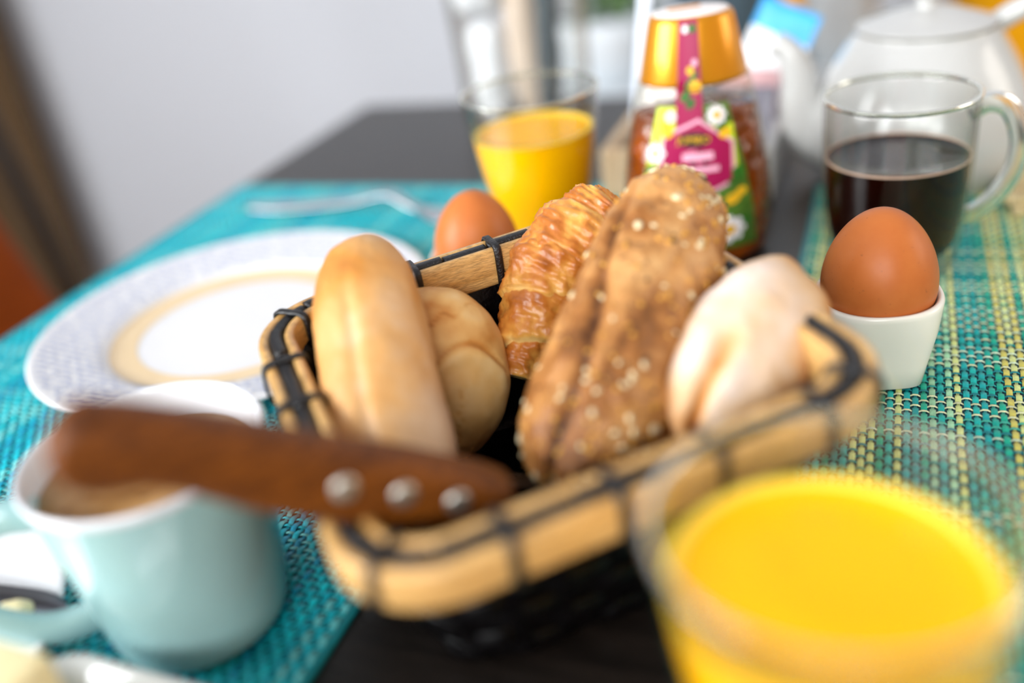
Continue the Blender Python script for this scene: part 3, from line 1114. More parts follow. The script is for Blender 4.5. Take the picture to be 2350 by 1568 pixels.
# multigrain roll with loose grains
def d_multi(S, PH, P):
    off = 0.0014 * fbm(P, 42, 3) + 0.0009 * fbm(P, 150, 3)
    ridge = np.zeros(len(P))
    seam = np.exp(-((PH - 2.15 - 0.25 * np.sin(S * 3)) / 0.10) ** 2) * np.clip((0.75 - S) * 3, 0, 1)
    lip = np.exp(-((PH - 2.45 - 0.25 * np.sin(S * 3)) / 0.20) ** 2) * np.clip((0.7 - S) * 3, 0, 1)
    fold = np.exp(-((PH - 1.35 + 0.5 * S) / 0.10) ** 2) * (np.abs(S) < 0.75) * np.clip((0.75 - np.abs(S)) * 4, 0, 1)
    off += -0.0022 * seam + 0.0012 * lip - 0.0010 * fold
    cr = 0.52 + 0.24 * fbm(P, 60, 3) + 0.12 * fbm(P, 300, 2) + 0.34 * seam + 0.06 * lip + 0.12 * fold - 0.22 * np.clip(S, 0, 1) ** 1.5 + 0.10 * np.clip(-S, 0, 1)
    return off, cr


MA, MB_ = np.array((-0.0840, 0.2090, 0.0370)), np.array((-0.0655, 0.3195, 0.0985))
V, F, cr, NN, SS, PP = blob(MA, MB_, 0.0242, 0.0208, bend=(0.0008, -0.001, 0.001), up=(0.2, -0.75, 0.6), pw=3.8, n=140, m=170, disp=d_multi)
mg = thing('multigrain_roll', 'long brown multigrain roll covered in seeds, leaning upright in the basket', 'bread', tuple(MA))
mesh('loaf', V, F, M['grain_bread'], mg, crust=cr)


def grain_mesh(name, a, b, c, mat):
    bm = bmesh.new()
    bmesh.ops.create_icosphere(bm, subdivisions=1, radius=1.0)
    for v in bm.verts:
        v.co.x *= a * (1 + 0.25 * (v.co.y))
        v.co.y *= b
        v.co.z *= c
    me = bpy.data.meshes.new(name)
    bm.to_mesh(me)
    bm.free()
    me.polygons.foreach_set('use_smooth', [True] * len(me.polygons))
    me.materials.append(mat)
    return me


gm = [grain_mesh('grain', 0.0017, 0.0011, 0.0007, M['grain_pale']), grain_mesh('grain', 0.0013, 0.0010, 0.0007, M['grain_gold']),
      grain_mesh('grain', 0.0024, 0.0017, 0.0006, M['grain_pale']), grain_mesh('grain', 0.0014, 0.0009, 0.0007, M['grain_dark'])]
rn = random.Random(11)
cnt = 0
CAMP = np.array((0, 0, 0.216))
while cnt < 295:
    i = rn.randrange(len(V))
    if abs(SS[i]) > 0.985 or (CAMP - V[i]) @ NN[i] < -0.02:
        continue
    if rn.random() > 0.35 + 0.5 * (abs(PP[i] - 0.9) < 0.7):
        continue
    g = bpy.data.objects.new('grain', gm[rn.choices((0, 1, 2, 3), (4, 9, 0.8, 1.6))[0]])
    COL.objects.link(g)
    g.parent = mg
    nv = Vector(NN[i])
    q = nv.to_track_quat('Z', 'Y')
    g.rotation_mode = 'QUATERNION'
    g.rotation_quaternion = q @ Matrix.Rotation(rn.uniform(0, 6.28), 3, 'Z').to_quaternion()
    s_ = rn.uniform(0.5, 1.0)
    g.scale = (s_, s_, s_)
    g.location = Vector(V[i] + NN[i] * 0.0003 - MA)
    cnt += 1


def d_white(S, PH, P):
    off = 0.0010 * fbm(P, 40, 2) + 0.0004 * fbm(P, 160, 2)
    g = np.exp(-((PH - 1.75) / 0.16) ** 2) * sstep(-S, 0.0, 0.45)
    off -= 0.0035 * g
    lobes = 0.0012 * np.cos(3 * PH)
    off += lobes
    cr = 0.24 + 0.18 * fbm(P, 50, 3) + 0.40 * g + 0.40 * sstep(np.abs(PH - 1.7), 0.45, 1.5) + 0.22 * np.clip(S - 0.55, 0, 1) / 0.45 + 0.25 * np.clip(-S - 0.6, 0, 1) / 0.4
    return off, cr


WC = np.array((-0.0400, 0.2580, 0.0595))
V, F, cr, *_ = blob((-0.0500, 0.2270, 0.0480), (-0.0270, 0.2925, 0.0735), 0.0218, 0.0215, up=(0.1, -0.8, 0.75), pw=2.5, disp=d_white)
r = mesh('bread_roll', V, F, M['floury'], at=tuple(WC - np.array((0, 0, 0.02))), crust=cr)
tag(r, 'floury white oval bread roll at the right corner of the basket', 'bread')

# ---------------------------------------------------------------- bread knife lying over the rim
KL = np.array((-0.168, 0.123, 0.109))
ka = np.array((0.6716, 0.5769, -0.4649))
kh = np.array((0.3527, 0.3030, 0.8853))
kn = np.array((0.6516, -0.7586, 0.0))


def kp(l, h, n_):
    h = h - 0.010 * l
    return KL + ka * l / 1000 + kh * h / 1000 + kn * n_ / 1000


kf = thing('bread_knife', 'wooden handled bread knife resting across the basket rim above the mug', 'knife', tuple(kp(70, -9, 0)))
top = [(-1.2, 6), (1.2, 12), (5, 15.2), (12, 16.0), (22.7, 16.0), (41.8, 15.4), (62.8, 14.2), (85.7, 12.8), (105, 10.6), (111.6, 9.0)]
botm = [(-1.4, 2), (1.0, -4.0), (5, -8), (9.5, -9.2), (14.6, -8), (20.6, -5.8), (30, -5.8), (43.6, -8.6), (58.7, -10.0), (75.4, -10.2), (92.7, -9.0), (104.7, -7.8), (111.6, -6.0)]
lt, lb = np.array(top), np.array(botm)
rings = []
for l in np.concatenate([np.linspace(-1.3, 6, 9), np.linspace(8, 108, 40), [110, 111.2, 111.9]]):
    hi = np.interp(l, lt[:, 0], lt[:, 1]) - 3.4 + 0.8 * max(0, (l - 60) / 52)
    lo = np.interp(l, lb[:, 0], lb[:, 1])
    hc, hh = (hi + lo) / 2, max(0.6, (hi - lo) / 2)
    thk = 8.0 * min(1, 0.35 + math.sqrt(max(0, l + 1.3) / 9)) * (1 - 0.12 * max(0, (l - 109) / 3))
    a = np.linspace(0, 2 * np.pi, 32, endpoint=False)
    ex = 3.2
    cx = np.sign(np.cos(a)) * np.abs(np.cos(a)) ** (2 / ex)
    cy = np.sign(np.sin(a)) * np.abs(np.sin(a)) ** (2 / ex)
    rings.append(np.array([kp(l, hc + hh * y, thk * x) for x, y in zip(cx, cy)]))
mesh('handle', *loft(rings), M['handle_wood'], kf)
for l, h in ((65.6, 2.0), (81.1, 1.9), (96.1, 1.4)):
    rg = []
    for rr, off in ((0.5, 8.6), (2.6, 8.6), (3.3, 8.2), (3.4, 7.0), (3.4, -7.0), (3.3, -8.2), (2.6, -8.6), (0.5, -8.6)):
        rg.append(np.array([kp(l + rr * math.cos(t), h + rr * math.sin(t), off) for t in np.linspace(0, 2 * np.pi, 20, endpoint=False)]))
    mesh('rivet', *loft(rg), M['rivet'], kf)
rg = []
for l in np.linspace(108, 200, 34):
    t = (l - 108) / 92
    hi, lo = 5.6 - 1.0 * t - 9.0 * max(0, t - 0.75) ** 2 * 8, -7.5 - 0.5 * t + (0.5 * math.sin(l * 1.8) if t > 0.2 else 0)
    if lo > hi - 1:
        lo = hi - 1
    rg.append(np.array([kp(l, hi, 0.5), kp(l, hi, -0.5), kp(l, (hi + lo) / 2, -0.6), kp(l, lo, -0.05), kp(l, lo, 0.05), kp(l, (hi + lo) / 2, 0.6)]))
mesh('blade', *loft(rg), M['dark_steel'], kf, smooth=False)


# ---------------------------------------------------------------- eggs in cups
def egg_and_cup(cx, cy, z, egg_label, cup_label, ang, k_=1.0):
    prof = [(0.0150, 0.0), (0.0162, 0.0010), (0.0178, 0.010), (0.0208, 0.024), (0.0229, 0.0335), (0.0233, 0.0352), (0.0229, 0.0362), (0.0219, 0.0362),
            (0.0212, 0.0350), (0.0203, 0.030), (0.0182, 0.0220), (0.0140, 0.0160), (0.008, 0.0135), (0.001, 0.013)]
    ex = [5, 5, 4.6, 3.6, 2.6, 2.4, 2.3, 2.2, 2.1, 2, 2, 2, 2, 2]
    c = mesh('egg_cup', *lathe((cx, cy, z), prof, 72, ex, ang=ang), M['cup_porcelain'], at=(cx, cy, z))
    tag(c, cup_label, 'egg cup')
    n, m = 56, 48
    V = []
    for j in range(m):
        t = math.pi * j / (m - 1)
        zz = -math.cos(t)
        hh = 0.0285 * k_ * zz
        rr = 0.0219 * k_ * math.sin(t) * (1 - 0.11 * zz - 0.02 * zz * zz) * 1.02 + 1e-5
        for i in range(n):
            p = 2 * math.pi * i / n
            V.append((cx + rr * math.cos(p) + 0.02 * hh, cy + rr * math.sin(p), z + 0.0155 + 0.0285 * k_ + hh))
    F = grid_faces(n, m) + [tuple(range(n))[::-1], tuple(range((m - 1) * n, m * n))]
    e = mesh('egg', np.array(V), F, M['egg'], at=(cx, cy, z + 0.016))
    tag(e, egg_label, 'egg')


egg_and_cup(-0.0012, 0.3555, MZ, 'brown boiled egg in the cup beside the coffee glass', 'white egg cup with a square foot on the green flecked mat', 0.25, 0.955)
egg_and_cup(-0.180, 0.382, MZ, 'brown boiled egg beside the juice glass behind the basket', 'white egg cup mostly hidden behind the basket back rim', 0.4, 0.90)


# ---------------------------------------------------------------- drinking glasses
def juice_glass(cx, cy, z, glass_label, juice_label, group, level):
    rt = 0.0362
    out = smooth_prof([(0.0190, 0.0), (0.0222, 0.0015), (0.0240, 0.012), (0.0285, 0.035), (0.0325, 0.058), (0.0350, 0.078), (rt, 0.0893)], 5)
    inn = smooth_prof([(rt - 0.0014, 0.0893), (0.0336, 0.078), (0.0311, 0.058), (0.0271, 0.035), (0.0226, 0.014), (0.0150, 0.0085), (0.001, 0.0080)], 5)
    g = thing('juice_glass', glass_label, 'glass', (cx, cy, z))
    il = np.array([p for p in inn if p[1] > level] + [(np.interp(level, inn[::-1, 1], inn[::-1, 0]), level)])
    Vg, Fg = lathe((cx, cy, z), np.vstack([out, il]), 72)
    mesh('bowl', Vg, Fg[:-1], M['glass'], g)
    a = np.linspace(0, 2 * np.pi, 72, endpoint=False)
    P = np.stack([cx + (rt - 0.0007) * np.cos(a), cy + (rt - 0.0007) * np.sin(a), np.full(72, z + 0.0895)], 1)
    mesh('rim', *sweep(P, 0.0009, 0.0009, n=10, closed=True), M['glass_rim'], g)
    ip = np.array(inn)[::-1]
    body = [(r_ - 0.0002, zz) for r_, zz in ip if zz < level]
    body[0] = (0.001, body[0][1] + 0.0001)
    rl = np.interp(level, ip[:, 1], ip[:, 0]) - 0.0002
    body += [(rl, level - 0.0008), (rl, level + 0.0006), (rl - 0.0012, level), (rl * 0.6, level - 0.0002), (0.001, level - 0.0002)]
    j = mesh('orange_juice', *lathe((cx, cy, z), body, 64), M['juice'], at=(cx, cy, z + 0.008))
    tag(j, juice_label, 'juice')
    jf = [(rl - 0.0026, level - 0.0001), (rl - 0.0024, level + 0.0005), (rl - 0.0004, level + 0.0010), (rl, level + 0.0004), (rl, level - 0.0004)]
    aa = lathe((cx, cy, z), jf, 64)
    mesh('froth', aa[0], [f for f in aa[1] if len(f) == 4], M['juice_foam'], j)
    return g


juice_glass(-0.006, 0.151, MZ, 'clear glass of orange juice nearest the camera, in front of the basket', 'orange juice filling the near glass in front of the basket', None, 0.0745)
juice_glass(-0.1765, 0.4665, MZ, 'clear glass of orange juice standing behind the left egg', 'orange juice in the far glass behind the left egg', None, 0.068)

# coffee glass
CX, CY = 0.0033, 0.4575
cg = thing('coffee_glass', 'clear glass mug of black coffee behind the right egg', 'mug', (CX, CY, MZ))
out = smooth_prof([(0.0230, 0.0), (0.0262, 0.001), (0.0292, 0.008), (0.0312, 0.022), (0.0328, 0.045), (0.0334, 0.070), (0.0336, 0.0835)], 5)
inn = smooth_prof([(0.0320, 0.0835), (0.0318, 0.070), (0.0312, 0.045), (0.0296, 0.024), (0.0262, 0.012), (0.018, 0.0085), (0.001, 0.008)], 5)
il = np.array([p for p in inn if p[1] > 0.0555] + [(np.interp(0.0555, inn[::-1, 1], inn[::-1, 0]), 0.0555)])
Vg, Fg = lathe((CX, CY, MZ), np.vstack([out, il]), 80)
mesh('bowl', Vg, Fg[:-1], M['glass'], cg)
a = np.linspace(0, 2 * np.pi, 80, endpoint=False)
mesh('rim', *sweep(np.stack([CX + 0.0328 * np.cos(a), CY + 0.0328 * np.sin(a), np.full(80, MZ + 0.0838)], 1), 0.0011, 0.0011, n=10, closed=True), M['glass_rim'], cg)
hd = np.array((math.cos(0.45), math.sin(0.45), 0))
hp = [(0.0330, 0.070), (0.042, 0.0735), (0.052, 0.069), (0.0585, 0.054), (0.057, 0.038), (0.049, 0.026), (0.040, 0.020), (0.0315, 0.020)]
mesh('handle', *sweep(curve3([np.array((CX, CY, MZ)) + hd * r_ + np.array((0, 0, z_)) for r_, z_ in hp], 7), 0.0048, 0.0026, n=14, up=(-math.sin(0.45), math.cos(0.45), 0.0), ex=2.6), M['glass_solid'], cg)
ip = np.array(inn)[::-1]
lev = 0.0555
body = [(r_ - 0.0002, zz) for r_, zz in ip if zz < lev]
rl = np.interp(lev, ip[:, 1], ip[:, 0]) - 0.0002
body += [(rl, lev), (rl - 0.0008, lev - 0.0004), (rl * 0.5, lev - 0.0005), (0.001, lev - 0.0005)]
cf = mesh('coffee', *lathe((CX, CY, MZ), body, 72), M['coffee'], at=(CX, CY, MZ + 0.008))
tag(cf, 'black coffee filling two thirds of the clear glass mug', 'coffee')
M['menisc'] = plain('coffee_edge_foam', 'b79a86', 0.3, vary=0.1, scale=300)
mesh('surface_ring', *sweep(np.stack([CX + (rl - 0.0002) * np.cos(a), CY + (rl - 0.0002) * np.sin(a), np.full(80, MZ + lev)], 1), 0.0005, 0.0005, n=8, closed=True), M['menisc'], cf)

# ---------------------------------------------------------------- teal mug
UX, UY, UH = -0.2005, 0.1748, 0.0680
mu = thing('teal_mug', 'pale teal glazed coffee mug under the wooden knife handle', 'mug', (UX, UY, MZ))
z_ = MZ
outer = smooth_prof([(0.0200, 0.0), (0.0258, 0.0012), (0.0282, 0.006), (0.0300, 0.018), (0.0320, 0.036), (0.0342, 0.054), (0.0357, 0.0652)], 6)
inner = smooth_prof([(0.0357, 0.0652), (0.0362, 0.0668), (0.0356, 0.0680), (0.0344, 0.0676), (0.0336, 0.064), (0.0318, 0.050), (0.0296, 0.032), (0.0270, 0.014), (0.020, 0.0075), (0.001, 0.0065)], 5)
V, F = lathe((UX, UY, z_), outer, 80)
mesh('mug_body', V, F[:-1], M['teal_glaze'], mu)
V, F = lathe((UX, UY, z_), inner, 80)
mesh('inner_glaze', V, F[:-2] + F[-1:], M['white_glaze'], mu, label='white glazed inside and rim')
ang_h = math.radians(219)
hd = np.array((math.cos(ang_h), math.sin(ang_h), 0))
hp = [(0.0330, 0.0550), (0.044, 0.0570), (0.056, 0.0540), (0.0635, 0.0420), (0.0610, 0.0275), (0.052, 0.0175), (0.041, 0.0130), (0.0280, 0.0135)]
mesh('handle', *sweep(curve3([np.array((UX, UY, z_)) + hd * r_ + np.array((0, 0, q)) for r_, q in hp], 8), 0.0058, 0.0042, n=18, up=(-hd[1], hd[0], 0)), M['teal_glaze'], mu)
ip = np.array([p for p in inner if p[1] < 0.0676])[::-1]
lev = 0.0580
body = [(r_ - 0.0002, zz) for r_, zz in ip if zz < lev]
rl = np.interp(lev, ip[:, 1], ip[:, 0]) - 0.0002
body += [(rl, lev), (rl * 0.5, lev - 0.0003), (0.001, lev - 0.0003)]
cf = mesh('coffee', *lathe((UX, UY, z_), body, 64), M['crema'], at=(UX, UY, z_ + 0.008))
tag(cf, 'milky brown coffee with crema inside the teal mug', 'coffee')


# ---------------------------------------------------------------- plates
def plate(name, label, cx, cy, z, r0, parts=True):
    p = thing(name, label, 'plate', (cx, cy, z))
    k = r0 / 0.1
    up_ = smooth_prof([(0.001, 0.0035), (0.055 * k, 0.0035), (0.064 * k, 0.0050), (0.069 * k, 0.0075), (0.085 * k, 0.0105), (0.0985 * k, 0.0130)], 5)
    dn = smooth_prof([(0.1 * k, 0.0126), (0.0985 * k, 0.0112), (0.085 * k, 0.0080), (0.068 * k, 0.0042), (0.060 * k, 0.0), (0.052 * k, 0.0), (0.050 * k, 0.0012), (0.001, 0.0012)], 5)
    mesh('dish', *lathe((cx, cy, z), np.vstack([up_, dn]), 120), M['plate_white'], p)
    return p, up_, k


PX, PY, PR = -0.3100, 0.3565, 0.1015
pl, up_, kk = plate('dinner_plate', 'white plate with blue script rim and beige ring, left of the basket', PX, PY, MZ, PR)


def on_plate(r_, a_, lift):
    z = np.interp(r_, up_[:, 0], up_[:, 1])
    return (PX + r_ * math.cos(a_), PY + r_ * math.sin(a_), MZ + z + lift)


rr_ = np.linspace(0.0515, 0.0650, 7)
V = [on_plate(r_, a_, 0.00022) for r_ in rr_ for a_ in np.linspace(0, 2 * np.pi, 160, endpoint=False)]
mesh('beige_band', np.array(V), grid_faces(160, 7), M['beige_band'], pl)
# handwriting-like lines printed on the rim (illegible script), one flat print
rn = random.Random(5)
SV, SF = [], []


def script_line(pts, w):
    off = len(SV)
    P = np.array(pts)
    tn = np.gradient(P, axis=0)
    nn = np.stack([-tn[:, 1], tn[:, 0]], 1) / (np.linalg.norm(tn, axis=1)[:, None] + 1e-9)
    for s_ in (-1, 1):
        for q, n_ in zip(P, nn):
            x, y = q + n_ * w * s_
            r_, a_ = math.hypot(x, y), math.atan2(y, x)
            r_ = min(max(r_, 0.067), 0.0990)
            SV.append(on_plate(r_, a_, 0.00025))
    L = len(P)
    for i in range(L - 1):
        SF.append((off + i, off + i + 1, off + L + i + 1, off + L + i))


yy = -0.096
while yy < 0.097:
    x = -0.1
    while x < 0.1:
        wlen = rn.uniform(0.006, 0.018)
        xs_ = np.linspace(x, x + wlen, max(6, int(wlen / 0.0006)))
        seg = []
        for xx in xs_:
            rad = math.hypot(xx, yy)
            if 0.0680 < rad < 0.0975:
                seg.append((xx, yy + 0.0009 * math.sin(xx * 2600 + yy * 900) + 0.0006 * math.sin(xx * 900 + yy * 5000)))
            else:
                if len(seg) > 4:
                    script_line(seg, 0.00036)
                seg = []
        if len(seg) > 4:
            script_line(seg, 0.00036)
        x += wlen + rn.uniform(0.001, 0.004)
    yy += 0.0046
mesh('script_print', np.array(SV), SF, M['script'], pl, label='faint blue handwriting lines printed on the rim')

QX, QY, QR = -0.312, 0.113, 0.084
sp, _, _ = plate('side_plate', 'white plate behind the mug handle carrying a butter smeared knife', QX, QY, MZ, QR)
# table knife on the side plate
tk = thing('table_knife', 'steel table knife with a butter smear lying on the white plate', 'knife', (-0.30, 0.150, MZ + 0.012))
KB0, KB1 = np.array((-0.350, 0.146, MZ + 0.0140)), np.array((-0.2345, 0.1545, MZ + 0.0140))
dk = (KB1 - KB0) / np.linalg.norm(KB1 - KB0)
sk = np.array((-dk[1], dk[0], 0))
lk = np.linalg.norm(KB1 - KB0)
rg = []
for t in np.linspace(0, 1, 26):
    wt = 0.0075 * (1 if t < 0.82 else math.sqrt(max(0.004, 1 - ((t - 0.82) / 0.18) ** 2)))
    c = KB0 + dk * lk * t
    lo = 0.0075
    rg.append(np.array([c + sk * wt, c + sk * wt * 0.2 + np.array((0, 0, 0.0007)), c - sk * wt, c - sk * wt * 0.9 - np.array((0, 0, 0.0005)), c + sk * wt * 0.9 - np.array((0, 0, 0.0005))]))
mesh('blade', *loft(rg), M['dark_steel'], tk)
mesh('handle', *sweep([KB0 - dk * 0.085, KB0 - dk * 0.06, KB0 - dk * 0.02, KB0 + dk * 0.006], (0.0075, 0.0085, 0.007, 0.005), (0.0028, 0.003, 0.0028, 0.0015), n=16), M['steel'], tk)
bs = np.array((-0.252, 0.150, MZ + 0.0148))
V, F, cr, *_ = blob(bs - dk * 0.006, bs + dk * 0.006, 0.0042, 0.0042, flat=0.7, disp=lambda S, PH, P: (0.0010 * fbm(P, 160, 2), np.full(len(P), 0.5)), n=24, m=20)
b_ = mesh('butter_curl', V, F, M['butter'], at=tuple(bs))
tag(b_, 'small curl of butter stuck on the table knife blade', 'butter')

# butter dish in the near left corner
bd = thing('butter_dish', 'white rectangular dish under the butter block in front of the mug', 'dish', (-0.178, 0.093, 0.0))


def rect_ring(c, a, b, rc, z, ang=0.0):
    P = rrect(c, a, b, rc, ang, z, 0.001)
    k = np.linspace(0, len(P), 80, endpoint=False).astype(int)
    return P[k]


bc = (-0.1760, 0.0935)
mesh('dish', *loft([rect_ring(bc, 0.034, 0.032, 0.008, 0.0016, -0.05), rect_ring(bc, 0.040, 0.037, 0.010, 0.010, -0.05), rect_ring(bc, 0.0445, 0.0415, 0.012, 0.0185, -0.05),
                    rect_ring(bc, 0.0450, 0.0420, 0.012, 0.0200, -0.05), rect_ring(bc, 0.0435, 0.0405, 0.011, 0.0198, -0.05), rect_ring(bc, 0.0385, 0.0355, 0.009, 0.011, -0.05), rect_ring(bc, 0.034, 0.032, 0.007, 0.0045, -0.05)]),
     M['porcelain'], bd)
bb = mesh('butter_block', *box((-0.2015, 0.0960, 0.0275), (0.0290, 0.037, 0.045), 0.0015, rot=-0.04), M['butter'], at=(-0.2015, 0.096, 0.005))
for o in (bd, bb):
    o.location.z += MZ                                          # the dish stands with its back edge on the mat
tag(bb, 'pale yellow butter block standing in the white dish', 'butter')

# ---------------------------------------------------------------- fork on the far side of the left mat
fk = thing('fork', 'steel dinner fork lying on the turquoise mat behind the plate', 'fork', (-0.32, 0.513, MZ))
fp = curve3([(-0.412, 0.5165, MZ + 0.0035), (-0.37, 0.5185, MZ + 0.004), (-0.33, 0.520, MZ + 0.007), (-0.302, 0.5195, MZ + 0.012), (-0.282, 0.513, MZ + 0.006), (-0.262, 0.507, MZ + 0.003), (-0.247, 0.504, MZ + 0.004)], 6)
wf = np.interp(np.linspace(0, 1, len(fp)), [0, 0.1, 0.5, 0.7, 0.85, 1], [0.005, 0.0095, 0.0055, 0.0035, 0.011, 0.0125])
mesh('shaft', *sweep(fp, wf, 0.0014, n=14), M['steel'], fk)
for k in range(4):
    o_ = (k - 1.5) * 0.0062
    q = np.array((0.0, 1.0, 0)) * o_
    mesh('tine', *sweep(curve3([np.array((-0.249, 0.5045, MZ + 0.004)) + q, np.array((-0.228, 0.500, MZ + 0.003)) + q, np.array((-0.205, 0.497, MZ + 0.008)) + q], 5), 0.0016, 0.0011, n=8), M['steel'], fk)

# ---------------------------------------------------------------- honey bottle
HX, HY = -0.0925, 0.474
HANG = 0.30                                                     # wide axis turned a little
HSQ = 0.72
hb = thing('honey_bottle', 'squeeze bottle of amber honey with gold cap and magenta label', 'bottle', (HX, HY, 0.0))
HP = smooth_prof([(0.030, 0.0), (0.0345, 0.002), (0.0372, 0.015), (0.0378, 0.030), (0.0362, 0.050), (0.0330, 0.068), (0.0300, 0.082), (0.0272, 0.094)], 6)


def hpt(phi, z, lift=0.0):
    r_ = np.interp(z, HP[:, 1], HP[:, 0]) if z <= 0.0925 else np.interp(z, [0.0925, 0.123], [0.0264, 0.0200])
    sq = HSQ if z <= 0.0925 else np.interp(z, [0.0925, 0.123], [0.82, 0.82])
    x, y = (r_ + lift) * math.cos(phi), (r_ * sq + lift) * math.sin(phi)
    return (HX + x * math.cos(HANG) - y * math.sin(HANG), HY + x * math.sin(HANG) + y * math.cos(HANG), z)


V, F = lathe((HX, HY, 0), HP, 72, squash=HSQ, ang=HANG)
mesh('shell', V, F, M['bottle'], hb)
hp2 = [(r_ - 0.0012, max(z, 0.0015)) for r_, z in HP if z < 0.078]
V, F = lathe((HX, HY, 0), hp2, 64, squash=HSQ, ang=HANG)
mesh('honey_fill', V, F, M['honey'], hb, label='dark amber honey inside the clear shell')
cap = mesh('cap', *lathe((HX, HY, 0), [(0.0250, 0.0925), (0.0262, 0.0930), (0.0262, 0.0950), (0.0205, 0.1215), (0.0195, 0.1235), (0.0183, 0.1240), (0.001, 0.1240)], 72, squash=0.82, ang=HANG), M['gold'], hb)
mesh('cap_top', *lathe((HX, HY, 0), [(0.0180, 0.1238), (0.0180, 0.1246), (0.0170, 0.1249), (0.001, 0.1249)], 48, squash=0.82, ang=HANG), M['cap_white'], cap)
mesh('cap_slot', *box((HX - 0.004, HY + 0.004, 0.1252), (0.016, 0.0035, 0.0008), 0.0003, rot=HANG + 0.2), M['gold'], cap)
# label artwork, mapped round the front: u = distance along the wall from the front, z = height
PHF = -math.pi / 2 - 0.17


def lab(u, z, lift):
    return hpt(PHF + u / 0.031, z, lift)


def patch(name, u0, u1, z0, z1, mat, lift, parent, nu=14, nz=10, fz=None):
    V = []
    for j in range(nz + 1):
        for i in range(nu + 1):
            t = j / nz
            a_, b_ = (u0, u1) if fz is None else fz(t)
            V.append(lab(a_ + (b_ - a_) * i / nu, z0 + (z1 - z0) * t, lift))
    return mesh(name, np.array(V), grid_faces(nu + 1, nz + 1, False), mat, parent)


def disc(name, u, z, ru, rz, mat, lift, parent, shape=None, n=28, rot=0.0):
    V, F = [lab(u, z, lift)], []
    rings_ = 5
    for k in range(1, rings_ + 1):
        for i in range(n):
            a_ = 2 * math.pi * i / n
            m_ = shape(a_) if shape else 1.0
            x, y = ru * m_ * k / rings_ * math.cos(a_), rz * m_ * k / rings_ * math.sin(a_)
            x, y = x * math.cos(rot) - y * math.sin(rot), x * math.sin(rot) + y * math.cos(rot)
            V.append(lab(u + x, z + y, lift))
    for i in range(n):
        F.append((0, 1 + i, 1 + (i + 1) % n))
    for k in range(rings_ - 1):
        for i in range(n):
            a_, b_ = 1 + k * n + i, 1 + k * n + (i + 1) % n
            F.append((a_, b_, b_ + n, a_ + n))
    return mesh(name, np.array(V), F, mat, parent)


lb = patch('label', -0.024, 0.030, 0.010, 0.084, M['label_olive'], 0.0004, hb, 20, 16, fz=lambda t: (-0.024 + 0.007 * t, 0.030 - 0.010 * t))
patch('lime_field', -0.022, -0.004, 0.050, 0.0845, M['label_lime'], 0.0006, lb, fz=lambda t: (-0.021 + 0.005 * t, -0.004))
patch('lime_field', 0.010, 0.021, 0.052, 0.074, M['label_lime'], 0.0006, lb)


def hexa(a_):
    q = (a_ % (math.pi / 3)) - math.pi / 6
    return math.cos(math.pi / 6) / math.cos(q)


strip = patch('seal_strip', -0.0062, 0.0068, 0.066, 0.1235, M['magenta'], 0.0009, hb, 8, 24)
seal_top = None
disc('hexagon_border', 0.003, 0.0585, 0.0185, 0.0205, M['label_pink'], 0.0011, lb, hexa, 36, 0.52 - 0.12)
disc('hexagon_field', 0.003, 0.0585, 0.0168, 0.0186, M['magenta'], 0.0013, lb, hexa, 36, 0.52 - 0.12)
disc('logo_oval', 0.002, 0.0685, 0.0072, 0.0036, M['label_black'], 0.0016, lb, None, 28, -0.05)


def text_on_label(txt, u, z, size, mat, lift, parent, name, rot=0.0):
    cu = bpy.data.curves.new('t', 'FONT')
    cu.body = txt
    cu.size = size
    cu.align_x = 'CENTER'
    cu.align_y = 'CENTER'
    cu.resolution_u = 2
    ob_ = bpy.data.objects.new('t', cu)
    COL.objects.link(ob_)
    dg = bpy.context.evaluated_depsgraph_get()
    me = bpy.data.meshes.new_from_object(ob_.evaluated_get(dg))
    V = [lab(u + v.co.x * math.cos(rot) - v.co.y * math.sin(rot), z + v.co.x * math.sin(rot) + v.co.y * math.cos(rot), lift) for v in me.vertices]
    F = [list(p.vertices) for p in me.polygons]
    bpy.data.objects.remove(ob_)
    bpy.data.curves.remove(cu)
    bpy.data.meshes.remove(me)
    if V:
        mesh(name, np.array(V), F, mat, parent, smooth=False)


text_on_label('JUMBO', 0.002, 0.0685, 0.0046, M['label_yellow'], 0.0019, lb, 'logo_lettering', -0.05)
patch('text_line', -0.003, 0.010, 0.0585, 0.0622, M['label_pink'], 0.0016, lb, 8, 3)
patch('text_line', -0.006, 0.012, 0.0525, 0.0552, M['label_pink'], 0.0016, lb, 8, 3)


def petal(a_):
    return 0.72 + 0.28 * abs(math.cos(4 * a_))


def daisy(u, z, r_, lift, parent, centre=M['label_yellow'], pet=M['label_white']):
    d = disc('daisy_petals', u, z, r_, r_, pet, lift, parent, petal, 48)
    disc('daisy_centre', u, z, r_ * 0.36, r_ * 0.36, centre, lift + 0.0003, parent, None, 18)


daisy(-0.0155, 0.0625, 0.0052, 0.0014, lb)
daisy(-0.0085, 0.0800, 0.0030, 0.0014, lb)
daisy(0.0130, 0.0790, 0.0050, 0.0014, lb)
daisy(0.0150, 0.0210, 0.0075, 0.0014, lb)
for u, z, r_ in ((-0.0125, 0.0755, 0.0030), (-0.0095, 0.0720, 0.0028), (0.0170, 0.0370, 0.0035), (0.0210, 0.0400, 0.0028), (0.0160, 0.0700, 0.0030)):
    disc('bee_body', u, z, r_, r_ * 0.75, M['label_yellow'], 0.0014, lb, None, 20, 0.5)
for u, z, r_ in ((-0.0180, 0.0540, 0.0032), (0.0195, 0.0490, 0.0055), (0.0150, 0.0735, 0.0035), (0.0215, 0.0240, 0.0040), (-0.0160, 0.0410, 0.0040)):
    disc('leaf_print', u, z, r_, r_ * 0.6, M['label_green'], 0.0012, lb, None, 20, 0.7)
